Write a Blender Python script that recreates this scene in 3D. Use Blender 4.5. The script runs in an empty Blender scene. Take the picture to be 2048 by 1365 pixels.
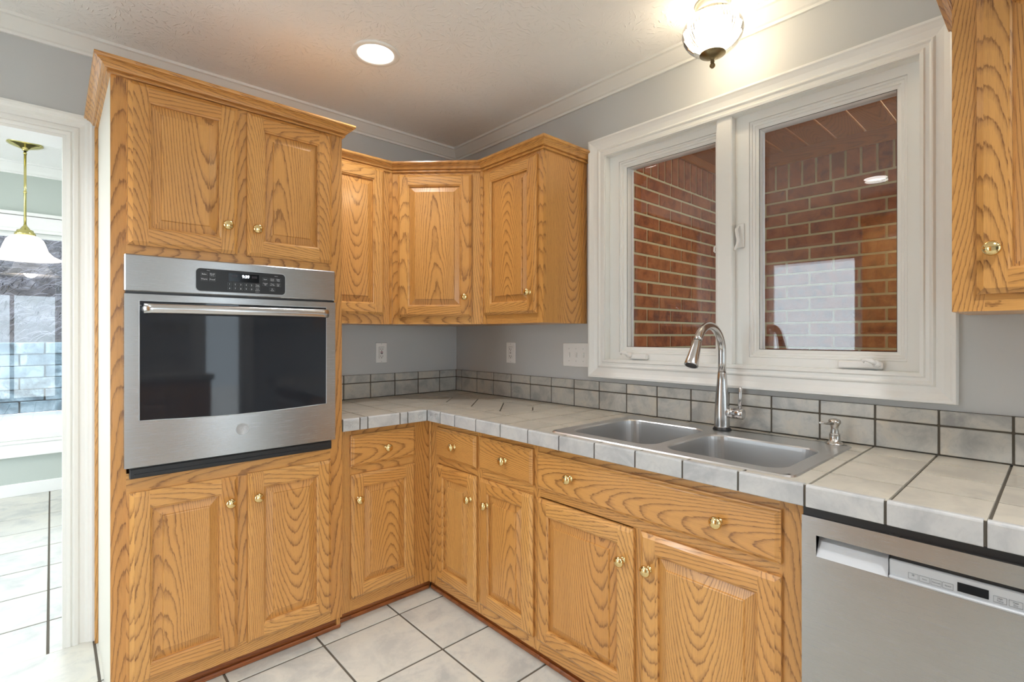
import bpy, math, random
from mathutils import Vector, Matrix
R = random.Random(7)
PI = math.pi
sc = bpy.context.scene
col = sc.collection

# ------------------------------------------------------------------ camera
cam_d = bpy.data.cameras.new('camera')
cam = bpy.data.objects.new('camera', cam_d)
col.objects.link(cam)
F_PX = 1008.4
cam_d.sensor_fit = 'HORIZONTAL'; cam_d.sensor_width = 36.0
cam_d.lens = 36.0 * F_PX / 2048.0
cam_d.shift_y = -(682.5 - 671.155) / 2048.0
cam_d.clip_start = 0.02; cam_d.clip_end = 200
cam.location = (-2.03, -2.7816, 1.2848)
cam.rotation_euler = (PI / 2, 0, math.radians(47.595 - 90))
sc.camera = cam

# ------------------------------------------------------------------ colour management, world, sun
sc.view_settings.view_transform = 'Standard'
sc.view_settings.look = 'None'
sc.view_settings.exposure = 0.38
sc.view_settings.gamma = 1.0
sc.view_settings.use_curve_mapping = False
try:
    sc.cycles.max_bounces = 10; sc.cycles.diffuse_bounces = 6; sc.cycles.glossy_bounces = 5
    sc.cycles.transparent_max_bounces = 16; sc.cycles.transmission_bounces = 8
    sc.cycles.sample_clamp_indirect = 6.0; sc.cycles.caustics_refractive = False
except Exception:
    pass
SKY = 5.0
w = bpy.data.worlds.new('World'); sc.world = w; w.use_nodes = True
wn = w.node_tree.nodes; wn['Background'].inputs['Color'].default_value = (0.78, 0.88, 1.0, 1)
wn['Background'].inputs['Strength'].default_value = SKY
sun_d = bpy.data.lights.new('sun', 'SUN'); sun_d.energy = 7.0; sun_d.angle = 0.02
sun_d.color = (1.0, 0.95, 0.88)
sun = bpy.data.objects.new('sun', sun_d); col.objects.link(sun)
sun.rotation_euler = (math.radians(38), math.radians(-6), math.radians(168))

H = 2.525           # kitchen ceiling
CAN_W = 10.5        # watts of each ceiling downlight
CAN_COL = (0.97, 0.98, 1.0)
FLUSH_W = 4.5

# ------------------------------------------------------------------ material helpers
def mat(name):
    m = bpy.data.materials.new(name); m.use_nodes = True
    nt = m.node_tree; b = nt.nodes['Principled BSDF']
    return m, nt, b
def N(nt, t, **kw):
    n = nt.nodes.new(t)
    for k, v in kw.items():
        if k in ('operation', 'blend_type', 'data_type', 'feature', 'distance', 'noise_dimensions', 'direction_type', 'axis', 'uv_map', 'interpolation_type', 'clamp'):
            setattr(n, k, v)
        else:
            n.inputs[k].default_value = v
    return n
def lk(nt, a, b): nt.links.new(a, b)
def math_(nt, op, a, b=None, c=None):
    n = nt.nodes.new('ShaderNodeMath'); n.operation = op
    for i, x in enumerate((a, b, c)):
        if x is None: continue
        if isinstance(x, (int, float)): n.inputs[i].default_value = x
        else: lk(nt, x, n.inputs[i])
    return n.outputs[0]
def ramp(nt, fac, stops):
    n = nt.nodes.new('ShaderNodeValToRGB'); lk(nt, fac, n.inputs[0])
    cr = n.color_ramp
    while len(cr.elements) > 1: cr.elements.remove(cr.elements[-1])
    cr.elements[0].position = stops[0][0]; cr.elements[0].color = (*stops[0][1], 1)
    for p, c in stops[1:]:
        e = cr.elements.new(p); e.color = (*c, 1)
    return n.outputs[0]
def mixc(nt, fac, a, b, bt='MIX'):
    n = nt.nodes.new('ShaderNodeMix'); n.data_type = 'RGBA'; n.blend_type = bt
    for i, x in ((0, fac), (6, a), (7, b)):
        if isinstance(x, (int, float)): n.inputs[i].default_value = x
        elif isinstance(x, tuple): n.inputs[i].default_value = (*x, 1)
        else: lk(nt, x, n.inputs[i])
    return n.outputs[2]
def S(r, g, b):
    f = lambda c: ((c / 255 + 0.055) / 1.055) ** 2.4 if c > 10 else c / 255 / 12.92
    return (f(r), f(g), f(b))
def bump(nt, b, h, strength=0.3, dist=0.002):
    n = nt.nodes.new('ShaderNodeBump'); n.inputs['Strength'].default_value = strength
    n.inputs['Distance'].default_value = dist
    lk(nt, h, n.inputs['Height']); lk(nt, n.outputs[0], b.inputs['Normal'])

def plain(name, c, rough=0.5, metal=0.0, coat=0.0, spec=None, emit=None, estr=0.0, bumpy=0.0, bscale=60):
    m, nt, b = mat(name)
    b.inputs['Base Color'].default_value = (*c, 1); b.inputs['Roughness'].default_value = rough
    b.inputs['Metallic'].default_value = metal; b.inputs['Coat Weight'].default_value = coat
    if spec is not None: b.inputs['Specular IOR Level'].default_value = spec
    if emit: b.inputs['Emission Color'].default_value = (*emit, 1); b.inputs['Emission Strength'].default_value = estr
    tc = nt.nodes.new('ShaderNodeTexCoord')
    nz = N(nt, 'ShaderNodeTexNoise', Scale=bscale, Detail=3.0); lk(nt, tc.outputs['Object'], nz.inputs['Vector'])
    lk(nt, mixc(nt, math_(nt, 'MULTIPLY', nz.outputs[0], 0.06), c, tuple(x * 0.8 for x in c)), b.inputs['Base Color'])
    if bumpy: bump(nt, b, nz.outputs[0], bumpy, 0.001)
    return m

def oak(name, light, dark, red=0.0):
    m, nt, b = mat(name)
    g = N(nt, 'ShaderNodeUVMap', uv_map='grain'); s = N(nt, 'ShaderNodeUVMap', uv_map='seed')
    gs = nt.nodes.new('ShaderNodeSeparateXYZ'); lk(nt, g.outputs[0], gs.inputs[0]); u, v = gs.outputs[0], gs.outputs[1]
    ss = nt.nodes.new('ShaderNodeSeparateXYZ'); lk(nt, s.outputs[0], ss.inputs[0]); s1, s2 = ss.outputs[0], ss.outputs[1]
    def comb(a, b_, c):
        n = nt.nodes.new('ShaderNodeCombineXYZ')
        for i, x in enumerate((a, b_, c)):
            if isinstance(x, (int, float)): n.inputs[i].default_value = x
            else: lk(nt, x, n.inputs[i])
        return n.outputs[0]
    M = lambda a, b_: math_(nt, 'MULTIPLY', a, b_)
    A = lambda a, b_: math_(nt, 'ADD', a, b_)
    def noise(vec, scale, detail=2.0, rough=0.5):
        n = N(nt, 'ShaderNodeTexNoise', Scale=scale, Detail=detail, Roughness=rough); lk(nt, vec, n.inputs['Vector']); return n.outputs[0]
    us = A(u, M(s1, 31.0)); z = M(s2, 57.0)
    n1 = A(noise(comb(M(us, 3.2), M(v, 9.0), z), 1.0, 2.0), -0.5)
    n2 = A(noise(comb(M(us, 38.0), M(v, 130.0), z), 1.0, 4.0, 0.62), -0.5)
    n3 = A(noise(comb(M(us, 1.1), 3.3, z), 1.0, 1.0), -0.5)
    vv = A(A(v, M(A(s1, -0.5), 0.16)), M(n3, 0.05))
    tilt = A(0.035, M(s2, 0.075))
    sgn = math_(nt, 'SIGN', A(math_(nt, 'FRACT', M(s1, 17.3)), -0.5))
    hh = A(A(0.115, M(M(u, tilt), sgn)), M(n1, 0.016))
    r = math_(nt, 'SQRT', A(M(vv, vv), M(hh, hh)))
    r = A(r, M(n2, 0.0026))
    fr = math_(nt, 'FRACT', M(r, A(150.0, M(s1, 85.0))))
    lo = noise(comb(M(us, 1.5), M(v, 5.0), z), 1.0, 2.0)
    ring = ramp(nt, fr, [(0.0, (0.14,) * 3), (0.10, (0.03,) * 3), (0.52, (0.0,) * 3), (0.78, (0.38,) * 3), (0.90, (0.92,) * 3), (0.96, (0.85,) * 3), (1.0, (0.14,) * 3)])
    pores = noise(comb(M(us, 22.0), M(v, 900.0), z), 1.0, 3.0, 0.6)
    pf = ramp(nt, pores, [(0.0, (0, 0, 0)), (0.50, (0, 0, 0)), (0.66, (1, 1, 1))])
    f = A(M(ring, 0.60), M(pf, A(0.17, M(ring, 0.45))))
    streak = noise(comb(M(us, 2.0), M(v, 55.0), z), 1.0, 2.0)
    f = A(f, M(A(streak, -0.5), 0.35)); n = nt.nodes.new('ShaderNodeClamp'); lk(nt, f, n.inputs[0]); f = n.outputs[0]
    base = mixc(nt, lo, tuple(c * 1.13 for c in light), tuple(c * k for c, k in zip(light, (0.90, 0.83, 0.72))))
    base = mixc(nt, M(math_(nt, 'FRACT', M(A(s1, s2), 9.7)), 0.75), base, tuple(c * k for c, k in zip(light, (0.86, 0.72, 0.55))))
    c = mixc(nt, f, base, dark)
    lk(nt, c, b.inputs['Base Color'])
    b.inputs['Roughness'].default_value = 0.33; b.inputs['Coat Weight'].default_value = 0.35; b.inputs['Coat Roughness'].default_value = 0.16
    bump(nt, b, math_(nt, 'SUBTRACT', 1.0, f), 0.16, 0.0012)
    return m
OAK = oak('oak', S(210, 159, 92), S(108, 62, 27))
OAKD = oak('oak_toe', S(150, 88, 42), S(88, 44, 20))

def steel(name, base=0.58, rough=0.27, axis='z', scale=500, aniso=0.6, rot=0.25):
    m, nt, b = mat(name)
    tc = nt.nodes.new('ShaderNodeTexCoord'); mp = nt.nodes.new('ShaderNodeMapping')
    sc_ = {'z': (9, 9, scale * 2.4), 'x': (scale, 3, 3), 'y': (3, scale, 3), 'v': (scale, scale, 3)}[axis]
    mp.inputs['Scale'].default_value = sc_; lk(nt, tc.outputs['Object'], mp.inputs[0])
    nz = N(nt, 'ShaderNodeTexNoise', Scale=1.0, Detail=3.0, Roughness=0.65); lk(nt, mp.outputs[0], nz.inputs['Vector'])
    b.inputs['Metallic'].default_value = 1.0
    lk(nt, mixc(nt, nz.outputs[0], (base * 0.99,) * 3, (base * 1.01, base * 1.01, base * 1.01)), b.inputs['Base Color'])
    lk(nt, math_(nt, 'ADD', math_(nt, 'MULTIPLY', nz.outputs[0], 0.035), rough - 0.018), b.inputs['Roughness'])
    b.inputs['Anisotropic'].default_value = aniso; b.inputs['Anisotropic Rotation'].default_value = rot
    tg = nt.nodes.new('ShaderNodeTangent'); tg.direction_type = 'RADIAL'; tg.axis = 'Z'; lk(nt, tg.outputs[0], b.inputs['Tangent'])
    return m
STEEL = steel('brushed_steel', 0.44, 0.27)
STEEL_T = steel('satin_steel', 0.62, 0.2, 'v', 300, 0.3, 0.0)
SINK = steel('sink_steel', 0.64, 0.34, 'x', 300, 0.0, 0.0)
NICKEL = plain('brushed_nickel', (0.55, 0.53, 0.50), 0.25, 1.0)
BRASS = plain('polished_brass', (0.80, 0.62, 0.30), 0.14, 1.0)
BRASS_L = plain('lamp_brass', (0.62, 0.55, 0.22), 0.2, 1.0)
CANOPY = plain('pale_canopy', (0.80, 0.74, 0.60), 0.35, 0.3)
BRONZE = plain('aged_brass', (0.25, 0.20, 0.11), 0.35, 1.0)
WHITE = plain('white_paint', S(232, 232, 228), 0.38)
WHITE_CAB = plain('white_side_paint', S(226, 224, 212), 0.35)
CREAM = plain('window_white', S(236, 237, 234), 0.35)
PLASTIC = plain('white_plastic', S(236, 236, 234), 0.35)
BLACK = plain('black_plastic', (0.012, 0.013, 0.015), 0.35)
GLASSBLK = plain('black_glass', (0.006, 0.007, 0.009), 0.08, spec=0.2)
OVENGLASS = plain('oven_glass', (0.018, 0.021, 0.027), 0.04, spec=0.35)
INK = plain('label_grey', (0.55, 0.56, 0.58), 0.5)
INKD = plain('label_dark', (0.18, 0.19, 0.20), 0.5)
DIGIT = plain('display_digits', (0.9, 0.95, 1.0), 0.5, emit=(0.85, 0.93, 1.0), estr=3.0)
DIM = plain('display_dim', (0.06, 0.05, 0.06), 0.5)
RED = plain('red_button', (0.20, 0.03, 0.04), 0.4)
SLOT = plain('slot_dark', (0.01, 0.01, 0.01), 0.6)
GROUT = plain('dark_grout', S(92, 86, 76), 0.9, bumpy=0.3, bscale=200)
SILVER = plain('silver_panel', S(184, 187, 190), 0.42, 0.2)
LEDGE = plain('window_gasket', (0.05, 0.05, 0.05), 0.5)

def wall_paint(name, c):
    m, nt, b = mat(name); b.inputs['Roughness'].default_value = 0.55
    tc = nt.nodes.new('ShaderNodeTexCoord')
    nz = N(nt, 'ShaderNodeTexNoise', Scale=220.0, Detail=3.0); lk(nt, tc.outputs['Object'], nz.inputs['Vector'])
    lk(nt, mixc(nt, nz.outputs[0], c, tuple(x * 0.97 for x in c)), b.inputs['Base Color'])
    bump(nt, b, nz.outputs[0], 0.12, 0.0008)
    return m
GREY = wall_paint('grey_wall_paint', S(194, 196, 196))
SAGE = wall_paint('sage_wall_paint', S(184, 192, 184))
def ceil_mat():
    m, nt, b = mat('stomped_ceiling'); b.inputs['Roughness'].default_value = 0.75
    tc = nt.nodes.new('ShaderNodeTexCoord')
    mp = nt.nodes.new('ShaderNodeMapping'); lk(nt, tc.outputs['Object'], mp.inputs[0])
    # crow's foot plaster: voronoi cells with radiating ridges
    vo = N(nt, 'ShaderNodeTexVoronoi', Scale=6.0, feature='F1'); lk(nt, mp.outputs[0], vo.inputs['Vector'])
    sub = N(nt, 'ShaderNodeVectorMath', operation='SUBTRACT'); 
    mul = N(nt, 'ShaderNodeVectorMath', operation='SCALE'); mul.inputs['Scale'].default_value = 1.0
    lk(nt, vo.outputs['Position'], mul.inputs[0]); lk(nt, mp.outputs[0], sub.inputs[0]); lk(nt, mul.outputs[0], sub.inputs[1])
    sx = nt.nodes.new('ShaderNodeSeparateXYZ'); lk(nt, sub.outputs[0], sx.inputs[0])
    ang = math_(nt, 'ARCTAN2', sx.outputs[1], sx.outputs[0])
    nz = N(nt, 'ShaderNodeTexNoise', Scale=22.0, Detail=2.0); lk(nt, mp.outputs[0], nz.inputs['Vector'])
    nzc = N(nt, 'ShaderNodeTexNoise', Scale=3.0, Detail=1.0); lk(nt, mp.outputs[0], nzc.inputs['Vector'])
    rid = math_(nt, 'SINE', math_(nt, 'ADD', math_(nt, 'MULTIPLY', ang, 21.0), math_(nt, 'MULTIPLY', nz.outputs[0], 14.0)))
    rid = math_(nt, 'POWER', math_(nt, 'MAXIMUM', rid, 0.0), 3.0)
    nz2 = N(nt, 'ShaderNodeTexNoise', Scale=40.0, Detail=2.0); lk(nt, mp.outputs[0], nz2.inputs['Vector'])
    brk = ramp(nt, nz2.outputs[0], [(0.45, (0, 0, 0)), (0.6, (1, 1, 1))])
    h = math_(nt, 'MULTIPLY', rid, brk)
    h = math_(nt, 'MULTIPLY', h, ramp(nt, nzc.outputs[0], [(0.35, (0.25,) * 3), (0.6, (1,) * 3)]))
    b.inputs['Base Color'].default_value = (*S(242, 242, 240), 1)
    bump(nt, b, h, 0.55, 0.004)
    return m
CEIL = ceil_mat()
def tile_mat(name, c1, c2, c3, scale=9, rough=0.3, bs=0.12, coat=0.0):
    m, nt, b = mat(name)
    tc = nt.nodes.new('ShaderNodeTexCoord'); at = nt.nodes.new('ShaderNodeUVMap'); at.uv_map = 'seed'
    sx = N(nt, 'ShaderNodeVectorMath', operation='SCALE'); sx.inputs['Scale'].default_value = 40.0; lk(nt, at.outputs[0], sx.inputs[0])
    ad = N(nt, 'ShaderNodeVectorMath', operation='ADD'); lk(nt, tc.outputs['Object'], ad.inputs[0]); lk(nt, sx.outputs[0], ad.inputs[1])
    n1 = N(nt, 'ShaderNodeTexNoise', Scale=scale, Detail=6.0, Roughness=0.62, Distortion=0.6); lk(nt, ad.outputs[0], n1.inputs['Vector'])
    n2 = N(nt, 'ShaderNodeTexNoise', Scale=scale * 3.5, Detail=5.0, Roughness=0.7, Distortion=1.2); lk(nt, ad.outputs[0], n2.inputs['Vector'])
    c = ramp(nt, n1.outputs[0], [(0.34, c2), (0.5, c1), (0.68, c3)])
    c = mixc(nt, ramp(nt, n2.outputs[0], [(0.5, (0, 0, 0)), (0.72, (0.55,) * 3)]), c, c2)
    se = nt.nodes.new('ShaderNodeSeparateXYZ'); lk(nt, at.outputs[0], se.inputs[0])
    c = mixc(nt, math_(nt, 'MULTIPLY', se.outputs[0], 0.25), c, c3)
    lk(nt, c, b.inputs['Base Color']); b.inputs['Roughness'].default_value = rough; b.inputs['Coat Weight'].default_value = coat
    bump(nt, b, n2.outputs[0], bs, 0.002)
    return m
ETILE_LIT = tile_mat('edge_tile', S(186, 187, 187), S(164, 166, 168), S(200, 200, 197), 9, 0.28, 0.05)  # counter tile again, with the bluish light on the edge in its colour
CTILE = tile_mat('counter_tile', S(186, 180, 166), S(166, 161, 150), S(198, 191, 176), 7, 0.28, 0.05)
BTILE = tile_mat('backsplash_tile', S(184, 184, 179), S(148, 150, 150), S(200, 193, 180), 8, 0.3, 0.06)
FTILE = tile_mat('floor_tile', S(200, 200, 192), S(172, 175, 172), S(208, 206, 194), 5, 0.33, 0.25)
BRICK = tile_mat('brick', S(158, 92, 56), S(112, 60, 40), S(178, 112, 70), 14, 0.85, 0.5)
BLOCK = tile_mat('retaining_block', S(74, 90, 98), S(38, 48, 56), S(128, 142, 148), 4, 0.9, 0.8)
MORTAR = plain('mortar', S(206, 198, 158), 0.95, bumpy=0.5, bscale=120)
PINE = oak('pine_board', S(176, 112, 58), S(128, 74, 34))
PATIO = tile_mat('patio_concrete', S(150, 150, 154), S(138, 138, 144), S(158, 156, 160), 2, 0.9, 0.2)

def pane_mat():
    m = bpy.data.materials.new('window_glass'); m.use_nodes = True; nt = m.node_tree; nt.nodes.clear()
    out = nt.nodes.new('ShaderNodeOutputMaterial'); mx = nt.nodes.new('ShaderNodeMixShader')
    tr = nt.nodes.new('ShaderNodeBsdfTransparent'); tr.inputs[0].default_value = (0.93, 0.95, 0.94, 1)
    gl = nt.nodes.new('ShaderNodeBsdfGlossy'); gl.inputs['Roughness'].default_value = 0.0
    fr = nt.nodes.new('ShaderNodeFresnel'); fr.inputs[0].default_value = 1.75
    lk(nt, fr.outputs[0], mx.inputs[0]); lk(nt, tr.outputs[0], mx.inputs[1]); lk(nt, gl.outputs[0], mx.inputs[2]); lk(nt, mx.outputs[0], out.inputs[0])
    return m
PANE = pane_mat()
def ribbed():
    m = bpy.data.materials.new('ribbed_glass'); m.use_nodes = True; nt = m.node_tree; nt.nodes.clear()
    out = nt.nodes.new('ShaderNodeOutputMaterial'); mx = nt.nodes.new('ShaderNodeMixShader'); mx2 = nt.nodes.new('ShaderNodeMixShader')
    tr = nt.nodes.new('ShaderNodeBsdfTransparent'); tr.inputs[0].default_value = (0.97, 0.95, 0.90, 1)
    gl = nt.nodes.new('ShaderNodeBsdfGlossy'); gl.inputs['Roughness'].default_value = 0.08
    tl = nt.nodes.new('ShaderNodeBsdfTranslucent'); tl.inputs[0].default_value = (1, 0.96, 0.88, 1)
    fr = nt.nodes.new('ShaderNodeFresnel'); fr.inputs[0].default_value = 1.25
    mx2.inputs[0].default_value = 0.55
    lk(nt, tr.outputs[0], mx2.inputs[1]); lk(nt, tl.outputs[0], mx2.inputs[2])
    lk(nt, fr.outputs[0], mx.inputs[0]); lk(nt, mx2.outputs[0], mx.inputs[1]); lk(nt, gl.outputs[0], mx.inputs[2]); lk(nt, mx.outputs[0], out.inputs[0])
    return m
RIBBED = ribbed()
def emis(name, c, s):
    m, nt, b = mat(name); b.inputs['Base Color'].default_value = (*c, 1)
    b.inputs['Emission Color'].default_value = (*c, 1); b.inputs['Emission Strength'].default_value = s
    tc = nt.nodes.new('ShaderNodeTexCoord')
    nz = N(nt, 'ShaderNodeTexNoise', Scale=8.0); lk(nt, tc.outputs['Object'], nz.inputs['Vector'])
    lk(nt, math_(nt, 'ADD', math_(nt, 'MULTIPLY', nz.outputs[0], 0.1 * s), 0.95 * s), b.inputs['Emission Strength'])
    return m
CANGLOW = emis('downlight_lens', (1.0, 0.97, 0.92), 9.0)
BULB = emis('bulb_glow', (1.0, 0.90, 0.72), 30.0)
OPAL = emis('opal_glass', (1.0, 0.93, 0.88), 0.55)

# ------------------------------------------------------------------ mesh builder
class MB:
    def __init__(s): s.v = []; s.f = []; s.m = []; s.g = []; s.sd = []; s.sm = []
    def poly(s, pts, m=0, g=None, seed=None, c=None, smooth=False):
        pts = [Vector(p) for p in pts]
        i = len(s.v); s.v += pts; s.f.append(list(range(i, i + len(pts)))); s.m.append(m); s.sm.append(smooth)
        n = Vector((0, 0, 0))
        for a in range(1, len(pts) - 1): n += (pts[a] - pts[0]).cross(pts[a + 1] - pts[0])
        if n.length < 1e-12: n = Vector((0, 0, 1))
        n.normalize()
        gv = Vector({'x': (1, 0, 0), 'y': (0, 1, 0), 'z': (0, 0, 1), None: (0, 0, 1)}.get(g, g) if not isinstance(g, Vector) else g)
        t = gv.cross(n)
        if t.length < 0.2:
            t = Vector((1, 0, 0)) if abs(gv.x) < .7 else Vector((0, 1, 0)); gv2 = n.cross(t)
        else: gv2 = gv
        t.normalize()
        c = Vector(c) if c is not None else Vector((0, 0, 0))
        s.g.append([((p - c).dot(gv2), (p - c).dot(t)) for p in pts])
        s.sd.append(seed if seed is not None else (0.5, 0.5))
    def box(s, x0, x1, y0, y1, z0, z1, m=0, g='z', seed=None, ch=0.0, skip=''):
        if x1 < x0: x0, x1 = x1, x0
        if y1 < y0: y0, y1 = y1, y0
        if z1 < z0: z0, z1 = z1, z0
        if seed is None: seed = (R.random(), R.random())
        c = ((x0 + x1) / 2, (y0 + y1) / 2, (z0 + z1) / 2)
        if ch <= 0:
            P = [(x, y, z) for z in (z0, z1) for y in (y0, y1) for x in (x0, x1)]
            for q, k in (((0, 2, 3, 1), 'b'), ((4, 5, 7, 6), 't'), ((0, 1, 5, 4), 'f'), ((3, 2, 6, 7), 'k'), ((2, 0, 4, 6), 'l'), ((1, 3, 7, 5), 'r')):
                if k in skip: continue
                s.poly([P[i] for i in q], m, g, seed, c)
            return
        # chamfered box
        X = (x0, x1); Y = (y0, y1); Z = (z0, z1); e = ch
        def V(i, j, k, ax):   # vertex on face perpendicular to ax, near corner ijk
            p = [X[i], Y[j], Z[k]]; sg = [(1, -1)[i], (1, -1)[j], (1, -1)[k]]
            for a in range(3):
                if a != ax: p[a] += sg[a] * e
            return tuple(p)
        for ax in range(3):
            for sd in (0, 1):
                o = [a for a in range(3) if a != ax]
                idx = []
                for (p, q) in ((0, 0), (1, 0), (1, 1), (0, 1)):
                    k = [0, 0, 0]; k[ax] = sd; k[o[0]] = p; k[o[1]] = q; idx.append(V(*k, ax))
                flip = (sd == 0) ^ (ax == 1)
                if flip: idx.reverse()
                s.poly(idx, m, g, seed, c)
        for ax in range(3):   # edges parallel to ax
            o = [a for a in range(3) if a != ax]
            for p in (0, 1):
                for q in (0, 1):
                    k0 = [0, 0, 0]; k0[o[0]] = p; k0[o[1]] = q; k1 = list(k0); k1[ax] = 1
                    a, b, c_, d = V(*k0, o[0]), V(*k1, o[0]), V(*k1, o[1]), V(*k0, o[1])
                    n = (Vector(b) - Vector(a)).cross(Vector(c_) - Vector(a))
                    mid = (Vector(a) + Vector(c_)) / 2 - Vector(c)
                    s.poly([a, b, c_, d] if n.dot(mid) > 0 else [d, c_, b, a], m, g, seed, c)
        for i in (0, 1):
            for j in (0, 1):
                for k in (0, 1):
                    t = [V(i, j, k, 0), V(i, j, k, 1), V(i, j, k, 2)]
                    n = (Vector(t[1]) - Vector(t[0])).cross(Vector(t[2]) - Vector(t[0]))
                    if n.dot(Vector(t[0]) - Vector(c)) < 0: t.reverse()
                    s.poly(t, m, g, seed, c)
    def lathe(s, prof, c=(0, 0, 0), axis='z', n=24, m=0, a0=0.0, rib=0.0, caps=False):
        # prof: list of (radius, height along axis)
        ax = {'z': (Vector((1, 0, 0)), Vector((0, 1, 0)), Vector((0, 0, 1))), 'y': (Vector((0, 0, 1)), Vector((1, 0, 0)), Vector((0, 1, 0))),
              '-y': (Vector((1, 0, 0)), Vector((0, 0, 1)), Vector((0, -1, 0))), 'x': (Vector((0, 1, 0)), Vector((0, 0, 1)), Vector((1, 0, 0))),
              '-z': (Vector((0, 1, 0)), Vector((1, 0, 0)), Vector((0, 0, -1)))}[axis]
        c = Vector(c); base = len(s.v)
        for (r, h) in prof:
            for k in range(n):
                a = a0 + 2 * PI * k / n; rr = r * (1 + (rib if k % 2 else -rib))
                s.v.append(c + ax[0] * (rr * math.cos(a)) + ax[1] * (rr * math.sin(a)) + ax[2] * h)
        for i in range(len(prof) - 1):
            for k in range(n):
                a = base + i * n + k; b = base + i * n + (k + 1) % n
                q = [a, b, b + n, a + n]
                s.f.append(q); s.m.append(m); s.sm.append(rib == 0); s.sd.append((.5, .5))
                s.g.append([(0, 0)] * 4)
        for end, i in ((0, 0), (1, len(prof) - 1)):
            if prof[i][0] > 1e-5 and caps:
                q = [base + i * n + k for k in range(n)]
                if end == 0: q.reverse()
                s.f.append(q); s.m.append(m); s.sm.append(False); s.sd.append((.5, .5)); s.g.append([(0, 0)] * n)
    def tube(s, pts, rad, n=16, m=0, caps=True):
        pts = [Vector(p) for p in pts]
        if not hasattr(rad, '__len__'): rad = [rad] * len(pts)
        base = len(s.v); up = None
        for i, p in enumerate(pts):
            t = (pts[min(i + 1, len(pts) - 1)] - pts[max(i - 1, 0)]).normalized()
            if up is None:
                up = Vector((0, 0, 1)) if abs(t.z) < .9 else Vector((0, 1, 0))
            a = (up - t * up.dot(t)).normalized(); b = t.cross(a); up = a
            for k in range(n):
                th = 2 * PI * k / n
                s.v.append(p + (a * math.cos(th) + b * math.sin(th)) * rad[i])
        for i in range(len(pts) - 1):
            for k in range(n):
                a = base + i * n + k; b = base + i * n + (k + 1) % n
                s.f.append([a, b, b + n, a + n]); s.m.append(m); s.sm.append(True); s.sd.append((.5, .5)); s.g.append([(0, 0)] * 4)
        if caps:
            for i, rv in ((0, True), (len(pts) - 1, False)):
                q = [base + i * n + k for k in range(n)]
                if rv: q.reverse()
                s.f.append(q); s.m.append(m); s.sm.append(False); s.sd.append((.5, .5)); s.g.append([(0, 0)] * n)
    def sweep(s, prof, path, z0, m=0, closed=False, caps=True, seedper=True):
        # prof: (out, up) points; path 2D (x,y); 'out' is to the right of the travel direction
        n = len(path); outs = []
        P = [Vector(p) for p in path]
        def nrm(a, b):
            d = (P[b] - P[a]).normalized(); return Vector((d.y, -d.x))
        for i in range(n):
            if closed: n1, n2 = nrm((i - 1) % n, i), nrm(i, (i + 1) % n)
            else: n1 = nrm(max(i - 1, 0), max(i, 1)) if i > 0 else nrm(0, 1); n2 = nrm(i, i + 1) if i < n - 1 else n1
            k = n1 + n2; k = k / (k.dot(n1)) if k.length > 1e-6 else n1
            outs.append(k)
        segs = range(n if closed else n - 1)
        for i in segs:
            j = (i + 1) % n; sd = (.9 + .1 * R.random(), R.random())
            d = (P[j] - P[i]).normalized(); g = Vector((d.x, d.y, 0))
            for a in range(len(prof) - 1):
                q = []
                for (ii, aa) in ((i, a), (j, a), (j, a + 1), (i, a + 1)):
                    o, u = prof[aa]; xy = P[ii] + outs[ii] * o
                    q.append((xy.x, xy.y, z0 + u))
                s.poly(q, m, g, sd, (P[i].x, P[i].y, z0))
        if caps and not closed:
            for ii, rv in ((0, False), (n - 1, True)):
                q = [((P[ii] + outs[ii] * o).x, (P[ii] + outs[ii] * o).y, z0 + u) for o, u in prof]
                if rv: q.reverse()
                s.poly(q, m, 'z', (.3, .3), q[0])
    def frame(s, rings, m=0, wood=False):
        # rectangular nested rings in the local xz plane: (x0,x1,z0,z1,y); quads between successive rings, facing -y
        for a, b in zip(rings[:-1], rings[1:]):
            A = [(a[0], a[4], a[2]), (a[1], a[4], a[2]), (a[1], a[4], a[3]), (a[0], a[4], a[3])]
            B = [(b[0], b[4], b[2]), (b[1], b[4], b[2]), (b[1], b[4], b[3]), (b[0], b[4], b[3])]
            for i in range(4):
                j = (i + 1) % 4; s.poly([A[i], A[j], B[j], B[i]], m)
    def build(s, name, mats, parent=None, loc=None, rz=None, bevel=0.0, smooth=None):
        me = bpy.data.meshes.new(name)
        me.from_pydata([tuple(v) for v in s.v], [], s.f)
        for mm in (mats if isinstance(mats, (list, tuple)) else [mats]): me.materials.append(mm)
        me.polygons.foreach_set('material_index', s.m)
        me.polygons.foreach_set('use_smooth', s.sm)
        u1 = me.uv_layers.new(name='grain'); u2 = me.uv_layers.new(name='seed')
        f1 = []; f2 = []
        for g, sd in zip(s.g, s.sd):
            for p in g: f1 += [p[0], p[1]]; f2 += [sd[0], sd[1]]
        u1.data.foreach_set('uv', f1); u2.data.foreach_set('uv', f2)
        me.update()
        o = bpy.data.objects.new(name, me); col.objects.link(o)
        if parent is not None: o.parent = parent
        if loc is not None: o.location = loc
        if rz is not None: o.rotation_euler = (0, 0, rz)
        if bevel:
            b = o.modifiers.new('bevel', 'BEVEL'); b.width = bevel; b.segments = 2; b.limit_method = 'ANGLE'; b.angle_limit = 0.7
            wd = o.modifiers.new('weld', 'WELD'); wd.merge_threshold = 1e-5
            o.modifiers.move(1, 0)
        return o

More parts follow.
